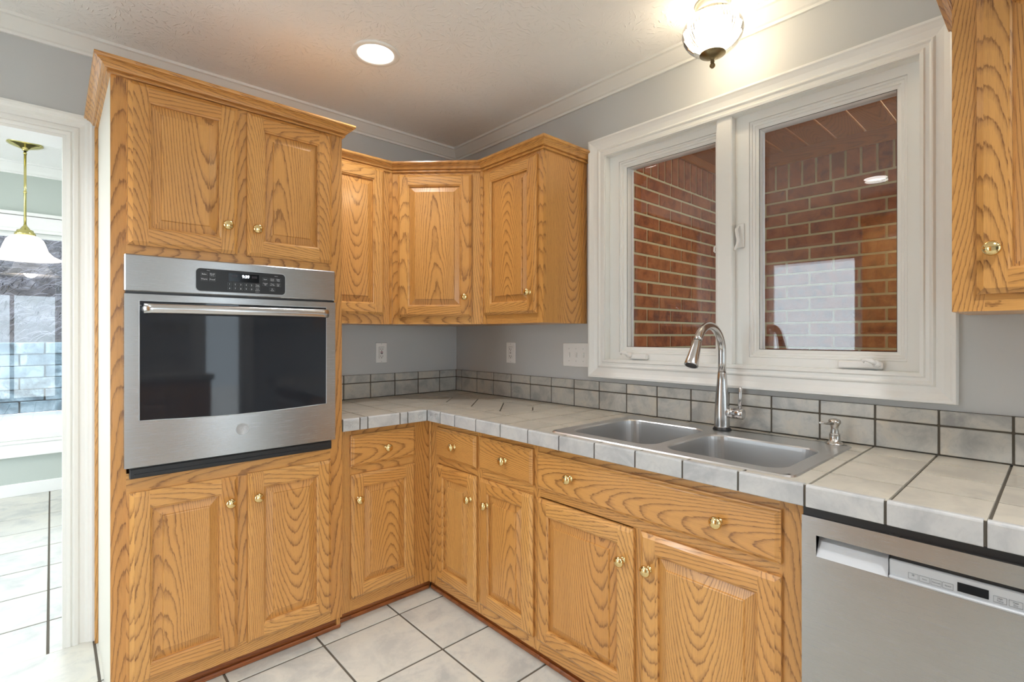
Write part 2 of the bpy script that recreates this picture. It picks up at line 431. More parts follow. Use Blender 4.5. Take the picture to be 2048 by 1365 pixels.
def tag(o, label=None, cat=None, group=None, kind=None):
    if label: o['label'] = label
    if cat: o['category'] = cat
    if group: o['group'] = group
    if kind: o['kind'] = kind
    return o
def thing(name, label, cat, loc=(0, 0, 0), rz=0, group=None):
    o = bpy.data.objects.new(name, None); col.objects.link(o); o.empty_display_size = 0.1
    o.location = loc; o.rotation_euler = (0, 0, rz)
    return tag(o, label, cat, group)
def struct(o): o['kind'] = 'structure'; return o
def sempty(name, loc=(0, 0, 0), rz=0):
    o = bpy.data.objects.new(name, None); col.objects.link(o); o.location = loc; o.rotation_euler = (0, 0, rz); return struct(o)

def text_mb(mb, txt, size, cx, cz, y, m=0, align='CENTER', ext=0.0003, bold=0.0):
    cu = bpy.data.curves.new('t', 'FONT'); cu.body = txt; cu.size = size; cu.align_x = align; cu.align_y = 'CENTER'
    cu.extrude = ext; cu.offset = bold; cu.resolution_u = 2
    ob = bpy.data.objects.new('t', cu); col.objects.link(ob)
    dg = bpy.context.evaluated_depsgraph_get(); me = bpy.data.meshes.new_from_object(ob.evaluated_get(dg))
    for p in me.polygons:
        mb.poly([(me.vertices[i].co.x + cx, y - me.vertices[i].co.z, me.vertices[i].co.y + cz) for i in p.vertices], m)
    bpy.data.objects.remove(ob); bpy.data.curves.remove(cu); bpy.data.meshes.remove(me)

RZB = -PI / 2     # local frame for things on the right wall: local x -> -y, local -y (front) -> -x

# ------------------------------------------------------------------ room shell
def slab(name, x0, x1, y0, y1, z0, z1, m, st=True):
    b = MB(); b.box(x0, x1, y0, y1, z0, z1, 0, 'z', (.5, .5)); o = b.build(name, m); return struct(o) if st else o
# floor: grout bed plus individually laid tiles in one mesh
b = MB(); b.box(-3.7, 0.2, -4.8, 0.0, -0.12, -0.003, 1, seed=(.5, .5)); b.box(-5.2, -0.3, 0.0, 2.95, -0.12, -0.003, 1, seed=(.5, .5))
b.box(-5.2, -3.7, -2.6, 0.0, -0.12, -0.003, 1, seed=(.5, .5))
def tiles_floor(x0, x1, y0, y1, ox, oy, p, gap):
    i0 = math.floor((x0 - ox) / p); i1 = math.ceil((x1 - ox) / p); j0 = math.floor((y0 - oy) / p); j1 = math.ceil((y1 - oy) / p)
    for i in range(i0, i1):
        for j in range(j0, j1):
            a, c = max(x0, ox + i * p + gap / 2), min(x1, ox + (i + 1) * p - gap / 2)
            d, e = max(y0, oy + j * p + gap / 2), min(y1, oy + (j + 1) * p - gap / 2)
            if c - a > .01 and e - d > .01: b.box(a, c, d, e, -0.01, 0.0, 0, ch=0.0015)
tiles_floor(-3.6, 0.0, -4.7, -0.02, -0.8472, -0.7155, 0.3501, 0.009)
tiles_floor(-5.1, -0.4, -0.02, 2.86, -2.041, 0.672, 0.372, 0.009)
struct(b.build('floor', [FTILE, GROUT]))

# wall_back (the oven wall, y = 0) with the doorway cut out
DX0, DX1, DZ = -2.95, -1.985, 2.108
b = MB()
b.box(DX1, 0.0, 0.0, 0.14, 0, H + .02); b.box(DX0, DX1, 0.0, 0.14, DZ, H + .02); b.box(-3.6, DX0, 0.0, 0.14, 0, H + .02)
struct(b.build('wall_back', GREY))
# wall_right (window wall, x = 0) with the window cut out
WY0, WY1, WZ0, WZ1 = -1.25, -2.475, 1.165, 2.172
b = MB()
b.box(0.0, 0.12, WY0, 0.14, 0, H + .02); b.box(0.0, 0.12, -4.7, WY1, 0, H + .02)
b.box(0.0, 0.12, WY1, WY0, 0, WZ0); b.box(0.0, 0.12, WY1, WY0, WZ1, H + .02)
struct(b.build('wall_right', GREY))
# wall_front with a window and an added glazed opening, wall_left with an open doorway
FX0, FX1, FZ0, FZ1 = -0.86, -0.46, 0.0, 2.1
b = MB()
b.box(-3.6, -3.42, -4.84, -4.7, 0, H + .02); b.box(-1.74, FX0, -4.84, -4.7, 0, H + .02); b.box(-3.42, -1.74, -4.84, -4.7, 2.12, H + .02); b.box(FX1, 0.0, -4.84, -4.7, 0, H + .02); b.box(FX0, FX1, -4.84, -4.7, FZ1, H + .02)
struct(b.build('wall_front', GREY))
LY0, LY1, LZ = -0.56, -1.46, 2.14
b = MB()
b.box(-3.72, -3.6, LY0, 0.0, 0, H + .02); b.box(-3.72, -3.6, -4.7, LY1, 0, H + .02); b.box(-3.72, -3.6, LY1, LY0, LZ, H + .02)
struct(b.build('wall_left', GREY))
b = MB(); b.box(-3.72, 0.12, -4.84, 0.14, H, H + .06); struct(b.build('ceiling', CEIL))
# breakfast room beyond the doorway
HF = 2.66; FY = 2.86
WX0, WX1, VZ0, VZ1 = -3.6, -1.0, 0.44, 2.115
b = MB()
b.box(-4.6, WX0, FY, FY + .14, 0, HF + .02); b.box(WX1, -0.4, FY, FY + .14, 0, HF + .02)
b.box(WX0, WX1, FY, FY + .14, 0, VZ0); b.box(WX0, WX1, FY, FY + .14, VZ1, HF + .02)
struct(b.build('wall_far', SAGE))
slab('wall_far_right', -0.4, -0.3, 0.14, FY + .14, 0, HF + .02, SAGE)
b = MB(); b.box(-4.7, -4.6, .14, .7, 0, HF + .02); b.box(-4.7, -4.6, 2.4, FY + .14, 0, HF + .02); b.box(-4.7, -4.6, .7, 2.4, 2.1, HF + .02); struct(b.build('wall_far_left', SAGE))
b = MB(); b.box(-4.68, -4.64, .7, .78, 0, 2.1); b.box(-4.68, -4.64, 2.32, 2.4, 0, 2.1); b.box(-4.68, -4.64, 1.52, 1.60, 0, 2.1); b.box(-4.68, -4.64, .7, 2.4, 2.0, 2.1); b.box(-4.68, -4.64, .7, 2.4, 0, .1); struct(b.build('window_added_far', WHITE))  # door-high frame and opening added out of view to brighten the breakfast room

b = MB(); b.box(-4.7, -0.3, 0.0, FY + .14, HF, HF + .06); b.box(-4.7, -0.3, 0.10, 0.141, H + .02, HF); struct(b.build('ceiling_far', CEIL))

# crown mouldings
def crown_prof(p, d):   # p projection, d drop ; from wall bottom up to ceiling
    return [(0.0, -d), (0.010, -d), (0.012, -d + .010), (0.020, -d + .014), (0.026, -d + .020), (p * .45, -d * .60), (p * .72, -d * .34), (p * .84, -d * .22), (p - .010, -.014), (p, -.012), (p, 0), (0, 0)]
b = MB(); b.sweep(crown_prof(0.070, 0.062), [(-3.6, 0), (0, 0), (0, -4.7), (-3.6, -4.7)], H, closed=True, caps=False)
struct(b.build('trim_1', WHITE))
b = MB(); b.sweep(crown_prof(0.08, 0.085), [(-4.6, FY), (-0.4, FY)], HF); struct(b.build('trim_2', WHITE))

# fluted doorway casing: profile (out from opening edge, thickness)
def casing_ring(mb, x0, x1, z0, z1, prof, y0=0.0, bottom=True, m=0):
    """mitred casing around an opening in the local xz plane, facing -y. prof: (distance from opening, thickness)"""
    for (d0, t0), (d1, t1) in zip(prof[:-1], prof[1:]):
        def C(d, t): 
            zb = z0 - d if bottom else z0
            return [(x0 - d, y0 - t, zb), (x1 + d, y0 - t, zb), (x1 + d, y0 - t, z1 + d), (x0 - d, y0 - t, z1 + d)]
        A, B = C(d0, t0), C(d1, t1)
        for i in ((0, 1, 2, 3) if bottom else (1, 2, 3)):
            j = (i + 1) % 4; mb.poly([A[j], A[i], B[i], B[j]], m)
b = MB(); PR = [(0, -.02), (0, .020), (.012, .022), (.018, .016), (.024, .022), (.036, .020), (.042, .014), (.058, .016), (.066, .024), (.074, .026), (.080, .034), (.090, .034), (.092, 0.0)]
casing_ring(b, DX0, DX1, 0.0, DZ, PR, 0.0, False)
# jamb liner
b.box(DX1 - .012, DX1 + .001, -.015, .155, 0, DZ); b.box(DX0 - .001, DX0 + .012, -.015, .155, 0, DZ); b.box(DX0 + .012, DX1 - .012, -.0151, .155, DZ - .012, DZ + .001)
struct(b.build('door_1', WHITE))
b = MB(); casing_ring(b, 0.0, LY0 - LY1, 0.0, LZ, PR, 0.0, False)
gd = sempty('door_2', (-3.6, LY1, 0), PI / 2); b.build('casing', WHITE, gd)
b = MB(); DWd = LY0 - LY1
for (a, c, d, e) in ((0, .07, 0, LZ), (DWd - .07, DWd, 0, LZ), (.07, DWd - .07, 0, .16), (.07, DWd - .07, LZ - .09, LZ)): b.box(a, c, .03, .07, d, e)
b.build('door_frame', WHITE, gd)
b = MB(); b.box(.06, DWd - .06, .048, .053, .14, LZ - .08); b.build('glass_pane', PANE, gd)

# ------------------------------------------------------------------ kitchen window (window_1)
win = sempty('window_1', (0, 0, 0), RZB)    # local x = -y(world), local y = x(world)
L = lambda y: -y
x0, x1 = L(WY0), L(WY1)
b = MB()
PW = [(0, .004), (0, .016), (.010, .018), (.014, .013), (.024, .014), (.030, .020), (.034, .020), (.040, .014), (.060, .020), (.074, .027), (.080, .031), (.088, .031), (.090, .024), (.092, 0)]
casing_ring(b, x0, x1, WZ0, WZ1, PW, 0.0, True)
b.build('casing', CREAM, win)
b = MB()   # jamb, flat frame with two rectangular holes
hl = (1.306, 1.815); hr = (1.932, 2.437); hz = (1.198, 2.137); yf = 0.030
for (a, c, d, e) in ((x0, x1, WZ0, hz[0]), (x0, x1, hz[1], WZ1), (x0, hl[0], hz[0], hz[1]), (hl[1], hr[0], hz[0], hz[1]), (hr[1], x1, hz[0], hz[1])):
    b.box(a, c, yf, 0.075, d, e)
b.box(x0, x0 + .002, -.006, yf + .01, WZ0, WZ1); b.box(x1 - .002, x1, -.006, yf + .01, WZ0, WZ1)
b.box(x0, x1, -.006, yf + .01, WZ1 - .002, WZ1); b.box(x0, x1, -.006, yf + .01, WZ0, WZ0 + .002)
b.build('window_frame', CREAM, win)
b = MB(); b.box(1.815, 1.878, -.006, yf + .002, WZ0 + .001, WZ1 - .001, ch=.003); b.box(1.806, 1.815, .010, yf + .002, WZ0, WZ1)
b.build('mullion', CREAM, win)
for (a, c) in (hl, hr):
    b = MB(); z0_, z1_ = hz
    steps = [(.0006, .0325), (.0015, .036), (.008, .036), (.010, .042), (.018, .042), (.020, .048), (.030, .050), (.032, .060)]
    b.frame([(a + d, c - d, z0_ + d, z1_ - d, y) for d, y in steps])
    b.box(a - .0, a + .0295, .052, .112, z0_, z1_); b.box(c - .0295, c, .052, .112, z0_, z1_); b.box(a + .0295, c - .0295, .052, .112, z0_, z0_ + .0295); b.box(a + .0295, c - .0295, .052, .112, z1_ - .0295, z1_)
    s_ = b.build('sash', CREAM, win)
    b = MB(); g = .030
    b.frame([(a + g, c - g, z0_ + g, z1_ - g, .0535), (a + g + .0025, c - g - .0025, z0_ + g + .0025, z1_ - g - .0025, .0535)]); b.build('gasket', LEDGE, s_)
    b = MB()
    for yy, tl in ((.086, 0.0), (.098, 0.0022)):
        b.poly([(a + g - .002, yy, z0_ + g - .002), (c - g + .002, yy, z0_ + g - .002), (c - g + .002, yy + tl, z1_ - g + .002), (a + g - .002, yy + tl, z1_ - g + .002)])
    b.build('glass_pane', PANE, s_)
# lock lever on the mullion, catch on the left sash, two crank operators
b = MB(); b.box(1.885, 1.915, .018, yf, 1.640, 1.735, ch=.002)
b.tube([(1.897, .016, 1.725), (1.893, .004, 1.71), (1.899, -.004, 1.685), (1.905, -.004, 1.665), (1.898, -.010, 1.64), (1.892, -.014, 1.625)], [.006, .007, .007, .006, .005, .005], 10)
b.build('lock_lever', PLASTIC, win)
b = MB(); b.tube([(1.806, .020, 1.66), (1.799, .010, 1.652), (1.799, .008, 1.635), (1.804, .012, 1.63)], .004, 8); b.build('lock_catch', PLASTIC, win)
def crank(xa, xb, xk):
    b = MB(); b.box(xa, xb, .006, yf + .001, 1.172, 1.196, ch=.004)
    o = b.build('crank_cover', PLASTIC, win)
    b = MB(); b.lathe([(.0, .022), (.010, .022), (.013, .012), (.013, 0)], (xk, .008, 1.190), '-y', 14)
    b.tube([(xk, -.010, 1.19), (xk - .012, -.016, 1.200), (xk - .028, -.018, 1.203), (xk - .036, -.020, 1.197)], [.007, .008, .006, .008], 10)
    b.build('crank_handle', PLASTIC, o)
crank(1.375, 1.475, 1.385); crank(2.245, 2.375, 2.36)

# far room window
wf = sempty('window_2', (0, FY, 0), 0)
b = MB(); casing_ring(b, WX0, WX1, VZ0, VZ1, [(0, 0), (0, .018), (.02, .02), (.03, .014), (.07, .018), (.10, .028), (.125, .030), (.13, 0)], 0, True)
b.box(WX0 - .14, WX1 + .14, -.045, 0, VZ1 + .13, VZ1 + .155); b.build('casing', WHITE, wf)
b = MB(); 
for (a, c, d, e) in ((WX0, WX1, VZ0, VZ0 + .035), (WX0, WX1, VZ1 - .035, VZ1), (WX0, WX0 + .03, VZ0, VZ1), (WX1 - .03, WX1, VZ0, VZ1)): b.box(a, c, .03, .08, d, e)
b.build('sash', WHITE, wf)
b = MB(); b.box(WX0 + .02, WX1 - .02, .05, .056, VZ0 + .02, VZ1 - .02); b.build('glass_pane', PANE, wf)
b = MB(); b.box(-4.6, -0.4, FY - .014, FY, 0, .10, ch=.003); struct(b.build('baseboard_far', WHITE))

# ------------------------------------------------------------------ cabinet parts (local frame: x right, z up, front faces -y)
def raised_panel(mb, x0, x1, z0, z1, y, g='z'):
    sd = (R.random(), R.random()); c = ((x0 + x1) / 2, y, (z0 + z1) / 2)
    rings = [(0, y - .001), (.005, y - .001), (.030, y - .0085), (.0315, y - .0135), (.034, y - .0145), (.036, y - .0145)]
    rr = [(x0 + d, x1 - d, z0 + d, z1 - d, yy) for d, yy in rings]
    for a, b_ in zip(rr[:-1], rr[1:]):
        A = [(a[0], a[4], a[2]), (a[1], a[4], a[2]), (a[1], a[4], a[3]), (a[0], a[4], a[3])]
        B = [(b_[0], b_[4], b_[2]), (b_[1], b_[4], b_[2]), (b_[1], b_[4], b_[3]), (b_[0], b_[4], b_[3])]
        for i in range(4):
            j = (i + 1) % 4; mb.poly([A[i], A[j], B[j], B[i]], 0, g, sd, c)
    l = rr[-1]; mb.poly([(l[0], l[4], l[2]), (l[1], l[4], l[2]), (l[1], l[4], l[3]), (l[0], l[4], l[3])], 0, g, sd, c)
def knob(parent, x, y, z):
    b = MB(); b.lathe([(0.012, 0), (.012, .002), (.008, .004), (.0070, .009), (.009, .012), (.0160, .016), (.0185, .021), (.0175, .026), (.0125, .0305), (0.005, .0325), (0, .0328)], (x, y, z), '-y', 24)
    return b.build('knob', BRASS, parent)
def door(parent, x0, x1, z0, z1, kx=None, kz=None, sw=.056, y=0.0, hinge=None, wr=1.0):
    """raised panel door lying on the face frame; front at y-.02"""
    b = MB(); T = .020; e = .013; yf = y - T; ye = y - T + .0085
    c = ((x0 + x1) / 2, 0, (z0 + z1) / 2)
    ix0, ix1, iz0, iz1 = x0 + sw, x1 - sw, z0 + sw * wr, z1 - sw * wr
    s1, s2, s3, s4 = [(R.random(), R.random()) for _ in range(4)]
    G = 'z'
    # faces: stiles full height, rails between
    b.poly([(x0 + e, yf, z0 + e), (ix0, yf, z0 + e), (ix0, yf, z1 - e), (x0 + e, yf, z1 - e)], 0, 'z', s1, (x0 + sw / 2, 0, c[2]))
    b.poly([(ix1, yf, z0 + e), (x1 - e, yf, z0 + e), (x1 - e, yf, z1 - e), (ix1, yf, z1 - e)], 0, 'z', s2, (x1 - sw / 2, 0, c[2]))
    b.poly([(ix0, yf, z0 + e), (ix1, yf, z0 + e), (ix1, yf, iz0), (ix0, yf, iz0)], 0, 'x', s3, (c[0], 0, z0 + sw / 2))
    b.poly([(ix0, yf, iz1), (ix1, yf, iz1), (ix1, yf, z1 - e), (ix0, yf, z1 - e)], 0, 'x', s4, (c[0], 0, z1 - sw / 2))
    # outer chamfer and edges
    for (p, q, g, s_, cc) in (((x0, z0), (x0, z1), 'z', s1, (x0 + sw / 2, 0, c[2])), ((x1, z1), (x1, z0), 'z', s2, (x1 - sw / 2, 0, c[2]))):
        k = e if p[0] == x0 else -e; z_a = p[1] + (e if p[1] == z0 else -e); z_b = q[1] + (e if q[1] == z0 else -e)
        b.poly([(p[0], ye, p[1]), (p[0] + k, yf, z_a), (q[0] + k, yf, z_b), (q[0], ye, q[1])], 0, g, s_, cc)
        b.poly([(p[0], y, p[1]), (p[0], ye, p[1]), (q[0], ye, q[1]), (q[0], y, q[1])], 0, g, s_, cc)
    for zz, k, s_ in ((z0, e, s3), (z1, -e, s4)):
        # corner pieces belong to the stiles
        for (a, d, aa, dd, g, sx, cx_) in ((x0, ix0, x0 + e, ix0, 'z', s1, x0 + sw / 2), (ix0, ix1, ix0, ix1, 'x', s_, c[0]), (ix1, x1, ix1, x1 - e, 'z', s2, x1 - sw / 2)):
            q = [(a, ye, zz), (d, ye, zz), (dd, yf, zz + k), (aa, yf, zz + k)]
            q2 = [(a, y, zz), (d, y, zz), (d, ye, zz), (a, ye, zz)]
            if k < 0: q.reverse(); q2.reverse()
            b.poly(q, 0, g, sx, (cx_, 0, c[2] if g == 'z' else zz)); b.poly(q2, 0, g, sx, (cx_, 0, c[2] if g == 'z' else zz))
    # inner sticking
    st = [(0, yf), (.003, yf + .0035), (.007, yf + .005), (.008, yf + .014)]
    for (d0, y0_), (d1, y1_) in zip(st[:-1], st[1:]):
        A = [(ix0 + d0, y0_, iz0 + d0), (ix1 - d0, y0_, iz0 + d0), (ix1 - d0, y0_, iz1 - d0), (ix0 + d0, y0_, iz1 - d0)]
        B = [(ix0 + d1, y1_, iz0 + d1), (ix1 - d1, y1_, iz0 + d1), (ix1 - d1, y1_, iz1 - d1), (ix0 + d1, y1_, iz1 - d1)]
        for i, (g, s_, cc) in enumerate((('x', s3, (c[0], 0, z0 + sw / 2)), ('z', s2, (x1 - sw / 2, 0, c[2])), ('x', s4, (c[0], 0, z1 - sw / 2)), ('z', s1, (x0 + sw / 2, 0, c[2])))):
            j = (i + 1) % 4; b.poly([A[i], A[j], B[j], B[i]], 0, g, s_, cc)
    b.poly([(x1, y, z0), (x0, y, z0), (x0, y, z1), (x1, y, z1)], 0, 'z', s1)
    d = b.build('door', OAK, parent)
    b = MB(); raised_panel(b, ix0 + .006, ix1 - .006, iz0 + .006, iz1 - .006, yf + .0145); b.build('panel', OAK, d)
    if kx is not None: knob(d, kx, yf, kz)
    return d
def drawer_front(parent, x0, x1, z0, z1, knobs, y=0.0, name='drawer'):
    b = MB(); sd = (R.random(), R.random()); c = ((x0 + x1) / 2, y, (z0 + z1) / 2)
    T = .020; rings = [(0, y), (0, y - T + .008), (.004, y - T + .0065), (.010, y - T + .0015), (.013, y - T)]
    rr = [(x0 + d, x1 - d, z0 + d, z1 - d, yy) for d, yy in rings]
    for a, b_ in zip(rr[:-1], rr[1:]):
        A = [(a[0], a[4], a[2]), (a[1], a[4], a[2]), (a[1], a[4], a[3]), (a[0], a[4], a[3])]
        B = [(b_[0], b_[4], b_[2]), (b_[1], b_[4], b_[2]), (b_[1], b_[4], b_[3]), (b_[0], b_[4], b_[3])]
        for i in range(4):
            j = (i + 1) % 4; b.poly([A[i], A[j], B[j], B[i]], 0, 'x', sd, c)
    l = rr[-1]; b.poly([(l[0], l[4], l[2]), (l[1], l[4], l[2]), (l[1], l[4], l[3]), (l[0], l[4], l[3])], 0, 'x', sd, c)
    d = b.build(name, OAK, parent)
    for (kx, kz) in knobs: knob(d, kx, y - T, kz)
    return d
def face_frame(parent, rects, mats=None, y=0.0, t=.019):
    b = MB()
    for (x0, x1, z0, z1, g) in rects: b.box(x0, x1, y, y + t, z0, z1, 0, g)
    return b.build('face_frame', OAK, parent)
def carcass(parent, W, D, z0, z1, x0=0.0, top=True, left=None, right=None, t=.016, y0=.019):
    b = MB()
    b.box(x0, x0 + t, y0, D, z0, z1, 0, 'z'); b.box(x0 + W - t, x0 + W, y0, D, z0, z1, 0, 'z')
    b.box(x0 + t, x0 + W - t, D - .008, D, z0, z1, 0, 'z'); b.box(x0 + t, x0 + W - t, y0, D - .008, z0, z0 + t, 0, 'x')
    if top: b.box(x0 + t, x0 + W - t, y0, D - .008, z1 - t, z1, 0, 'x')
    return b.build('body', OAK, parent)
CAB_CROWN = [(0.0, 0), (.009, 0), (.011, .004), (.010, .008), (.005, .0095), (.005, .013), (.016, .0145), (.018, .020), (.022, .026), (.030, .032), (.034, .033), (.034, .0365), (.041, .038), (.043, .043), (.042, .050), (0, .050)]

# --- oven tower
TX0, TX1, TY = -1.886, -1.094, -0.655
tw = thing('oven_cabinet', 'tall oak oven cabinet with white painted left side, standing beside the doorway', 'cabinet', (TX0, TY, 0), 0)
W = TX1 - TX0
lx = lambda x: x - TX0
ZB = .055
oc = (lx(-1.845), lx(-1.145), .835, 1.545)   # oven cut-out
face_frame(tw, [(0, oc[0], ZB, 2.165, 'z'), (oc[1], W, ZB, 2.165, 'z'), (oc[0], oc[0] + .016, .11, .745, 'z'), (oc[1] - .016, oc[1], .11, .745, 'z'), (oc[0], oc[0] + .016, 1.6, 2.135, 'z'), (oc[1] - .016, oc[1], 1.6, 2.135, 'z'), (oc[0], oc[1], ZB, .110, 'x'), (oc[0], oc[1], .745, .818, 'x'),
                (oc[0], oc[1], 1.55, 1.60, 'x'), (oc[0], oc[0] + .0005, .818, .9, 'z'), (oc[0], oc[1], 2.135, 2.165, 'x'), (lx(-1.512), lx(-1.470), .11, .745, 'z'), (lx(-1.512), lx(-1.470), 1.6, 2.135, 'z')])
b = MB(); t = .016
b.box(W - t, W, .019, -TY, ZB - .055, 2.165, 0, 'z'); b.box(t, W - t, -TY - .01, -TY, .1, 2.165, 0, 'z'); b.box(t, W - t, .019, -TY - .01, 2.15, 2.165, 0, 'x')
b.box(t, W - t, .019, -TY - .01, .80, .815, 0, 'x'); b.box(t, W - t, .019, -TY - .01, 1.552, 1.567, 0, 'x'); b.box(t, W - t, .019, -TY - .01, ZB, ZB + t, 0, 'x')
b.build('body', OAK, tw)
b = MB(); b.box(.0, t, .019, -TY - .002, 0.0, 2.165); b.box(-.003, .0, .619, -TY - .002, 0, 2.15); o = b.build('side_panel', WHITE_CAB, tw); o['label'] = 'white painted side panel'
b = MB(); b.box(-.0115, .0, -TY - .065, -TY - .037, 0, 2.15, 0, 'z', ch=.002); b.build('scribe_strip', OAK, tw)
for a, c, k in ((-1.841, -1.509, -1.546), (-1.475, -1.144, -1.444)):
    door(tw, lx(a), lx(c), 1.591, 2.143, lx(k), 1.694)
for a, c, k in ((-1.837, -1.508, -1.537), (-1.473, -1.147, -1.441)):
    door(tw, lx(a), lx(c), .100, .752, lx(k), .659)
b = MB(); b.sweep([(o_ * 1.05, u * .98) for o_, u in CAB_CROWN], [(0, -TY - .04), (0, 0), (W, 0), (W, .285)], 2.149); b.build('crown_molding', OAK, tw)
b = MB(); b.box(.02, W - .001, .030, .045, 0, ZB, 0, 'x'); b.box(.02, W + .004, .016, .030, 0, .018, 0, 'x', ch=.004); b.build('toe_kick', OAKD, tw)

# --- wall oven (its own thing)
OX0, OX1, OY = -1.853, -1.138, -0.690
ov = thing('wall_oven', 'stainless steel built-in wall oven with dark glass door, clock reading 9:39', 'oven', (OX0, OY, 0), 0)
OW = OX1 - OX0; ox = lambda x: x - OX0
zt, zb = 1.557, .842
b = MB(); b.box(ox(-1.835), ox(-1.155), .033, .58, .83, 1.545, 0, seed=(.5, .5)); b.build('housing', BLACK, ov)
b = MB(); b.box(0, OW, 0, .0325, 1.432, zt, 0, ch=.004); cp = b.build('control_panel', STEEL, ov)
# rounded black keypad glass
def rrect(mb, x0, x1, z0, z1, r, y, m=0, n=6, th=.0008, wall=True):
    pts = []
    for (cx, cz, a) in ((x1 - r, z0 + r, -PI / 2), (x1 - r, z1 - r, 0), (x0 + r, z1 - r, PI / 2), (x0 + r, z0 + r, PI)):
        for k in range(n + 1):
            an = a + PI / 2 * k / n; pts.append((cx + r * math.cos(an), y, cz + r * math.sin(an)))
    mb.poly(pts, m)
    if wall:
        for i in range(len(pts)):
            j = (i + 1) % len(pts); mb.poly([(pts[i][0], y + th, pts[i][2]), (pts[j][0], y + th, pts[j][2]), pts[j], pts[i]], m)
b = MB(); rrect(b, ox(-1.6515), ox(-1.3415), 1.4425, 1.5285, .016, -.0010, 0, th=.0012); b.build('keypad_rim', SILVER, cp)
b = MB(); rrect(b, ox(-1.649), ox(-1.344), 1.445, 1.526, .014, -.0022, 0, th=.002); kp = b.build('keypad', BLACK, cp)
PX0, PW_ = ox(-1.649), .305
# pixel chart of the keypad crop: x 110..1785 -> 0..1 ; tilted rows straightened
def kxz(px, pz): return PX0 + (px - 110) / 1675 * PW_, 1.526 - pz * .081
b = MB(); xa, za = kxz(680, .12); xb, zb_ = kxz(1255, .50); b.box(xa, xb, -.0030, -.0022, zb_, za, 0, seed=(.5, .5)); dsp = b.build('clock_display', GLASSBLK, cp)
b = MB(); x_, z_ = kxz(1000, .25); text_mb(b, '9:39', .0150, x_, z_, -.0032, bold=.0003); b.build('clock_digits', DIGIT, cp)
for px in (790, 1165): b = MB(); x_, z_ = kxz(px, .25); text_mb(b, '888', .0130, x_, z_, -.0031); b.build('display_segments', DIM, cp)
def okey(mb, px, pz, w_=.020, h_=.013):
    x_, z_ = kxz(px, pz); t_ = .0004
    for (a, c, d, e) in ((x_ - w_ / 2, x_ + w_ / 2, z_ - h_ / 2, z_ - h_ / 2 + t_), (x_ - w_ / 2, x_ + w_ / 2, z_ + h_ / 2 - t_, z_ + h_ / 2), (x_ - w_ / 2, x_ - w_ / 2 + t_, z_ - h_ / 2, z_ + h_ / 2), (x_ + w_ / 2 - t_, x_ + w_ / 2, z_ - h_ / 2, z_ + h_ / 2)):
        mb.box(a, c, -.0026, -.0022, d, e, 1, seed=(.5, .5))
for px, pz, w_, lines in ((248, .25, .02, (('Bake', 0, .0075),)), (390, .25, .02, (('Broil', -.025, .0075), ('Hi / Lo', .045, .004))), (248, .47, .02, (('Warm', 0, .0075),)), (390, .47, .02, (('Proof', 0, .0075),)),
                          (1380, .30, .02, (('Start', 0, .0065),)), (1520, .30, .02, (('Clock', -.035, .0055), ('Timer', .035, .0055))), (1640, .30, .02, (('Delay', -.035, .0055), ('Time', .035, .0055))),
                          (1380, .53, .02, (('Cancel', -.035, .0055), ('Off', .035, .0055))), (1520, .53, .02, (('Timer', -.03, .005), ('On / Off', .035, .0045))), (1640, .53, .02, (('Oven', -.035, .005), ('Light', .035, .005))),
                          (1520, .78, .02, (('Set', -.035, .005), ('Clock', .035, .005))), (1225, .63, .017, (('Timer', -.03, .005), ('On/Off', .035, .0045))), (1225, .81, .017, (('Lock', -.03, .005), ('Controls', .035, .0042)))):
    b = MB(); okey(b, px, pz, w_)
    for t_, dz_, s_ in lines: x_, z_ = kxz(px, pz + dz_); text_mb(b, t_, s_, x_, z_, -.0024, 0, bold=.00008)
    b.build('button', [INK, INKD], kp)
for i, d_ in enumerate('1234567890'):
    px, pz = 700 + (i % 5) * 103, .63 if i < 5 else .82
    b = MB(); okey(b, px, pz, .013, .012); x_, z_ = kxz(px, pz); text_mb(b, d_, .0085, x_, z_, -.0024, 0, bold=.0001); b.build('button', [INK, INKD], kp)
for t_, px, pz, s_ in (('Oven', 320, .08, .0045), ('Options', 1600, .12, .0038), ('Hold 3 sec', 1225, .93, .0032)):
    b = MB(); x_, z_ = kxz(px, pz); text_mb(b, t_, s_, x_, z_, -.0024, 0); b.build('caption', INK, kp)
# door with glass, handle, emblem
b = MB()
gx0, gx1, gz0, gz1 = ox(-1.813), ox(-1.177), .998, 1.402
zb, ztd = .842, 1.424
b.box(0, gx0, 0, .0325, zb, ztd, ch=0); b.box(gx1, OW, 0, .0325, zb, ztd); b.box(gx0, gx1, 0, .0325, gz1, ztd); 
# lower panel with a gently bowed top edge
nn = 16
for i in range(nn):
    xa = gx0 + (gx1 - gx0) * i / nn; xb = gx0 + (gx1 - gx0) * (i + 1) / nn
    za = gz0 - .010 * math.sin(PI * i / nn); zb2 = gz0 - .010 * math.sin(PI * (i + 1) / nn)
    b.poly([(xa, 0, zb), (xb, 0, zb), (xb, 0, zb2), (xa, 0, za)]); b.poly([(xa, .0, za), (xb, .0, zb2), (xb, .008, zb2), (xa, .008, za)])
b.poly([(gx0, 0, zb), (gx0, .0325, zb), (gx1, .0325, zb), (gx1, 0, zb)])
dr = b.build('oven_door', STEEL, ov)
b = MB(); b.box(gx0 - .001, gx1 + .001, .003, .02, gz0 - .02, gz1, 0, seed=(.5, .5)); b.build('door_glass', OVENGLASS, dr)
b = MB(); t_ = .0016
pts = [(gx0, gz1), (gx1, gz1), (gx1, gz0)] + [(gx1 + (gx0 - gx1) * i / 16, gz0 - .010 * math.sin(PI * i / 16)) for i in range(1, 17)] + [(gx0, gz1)]
b.tube([(p[0], 0, p[1]) for p in pts], t_, 6); b.build('glass_trim', SILVER, dr)
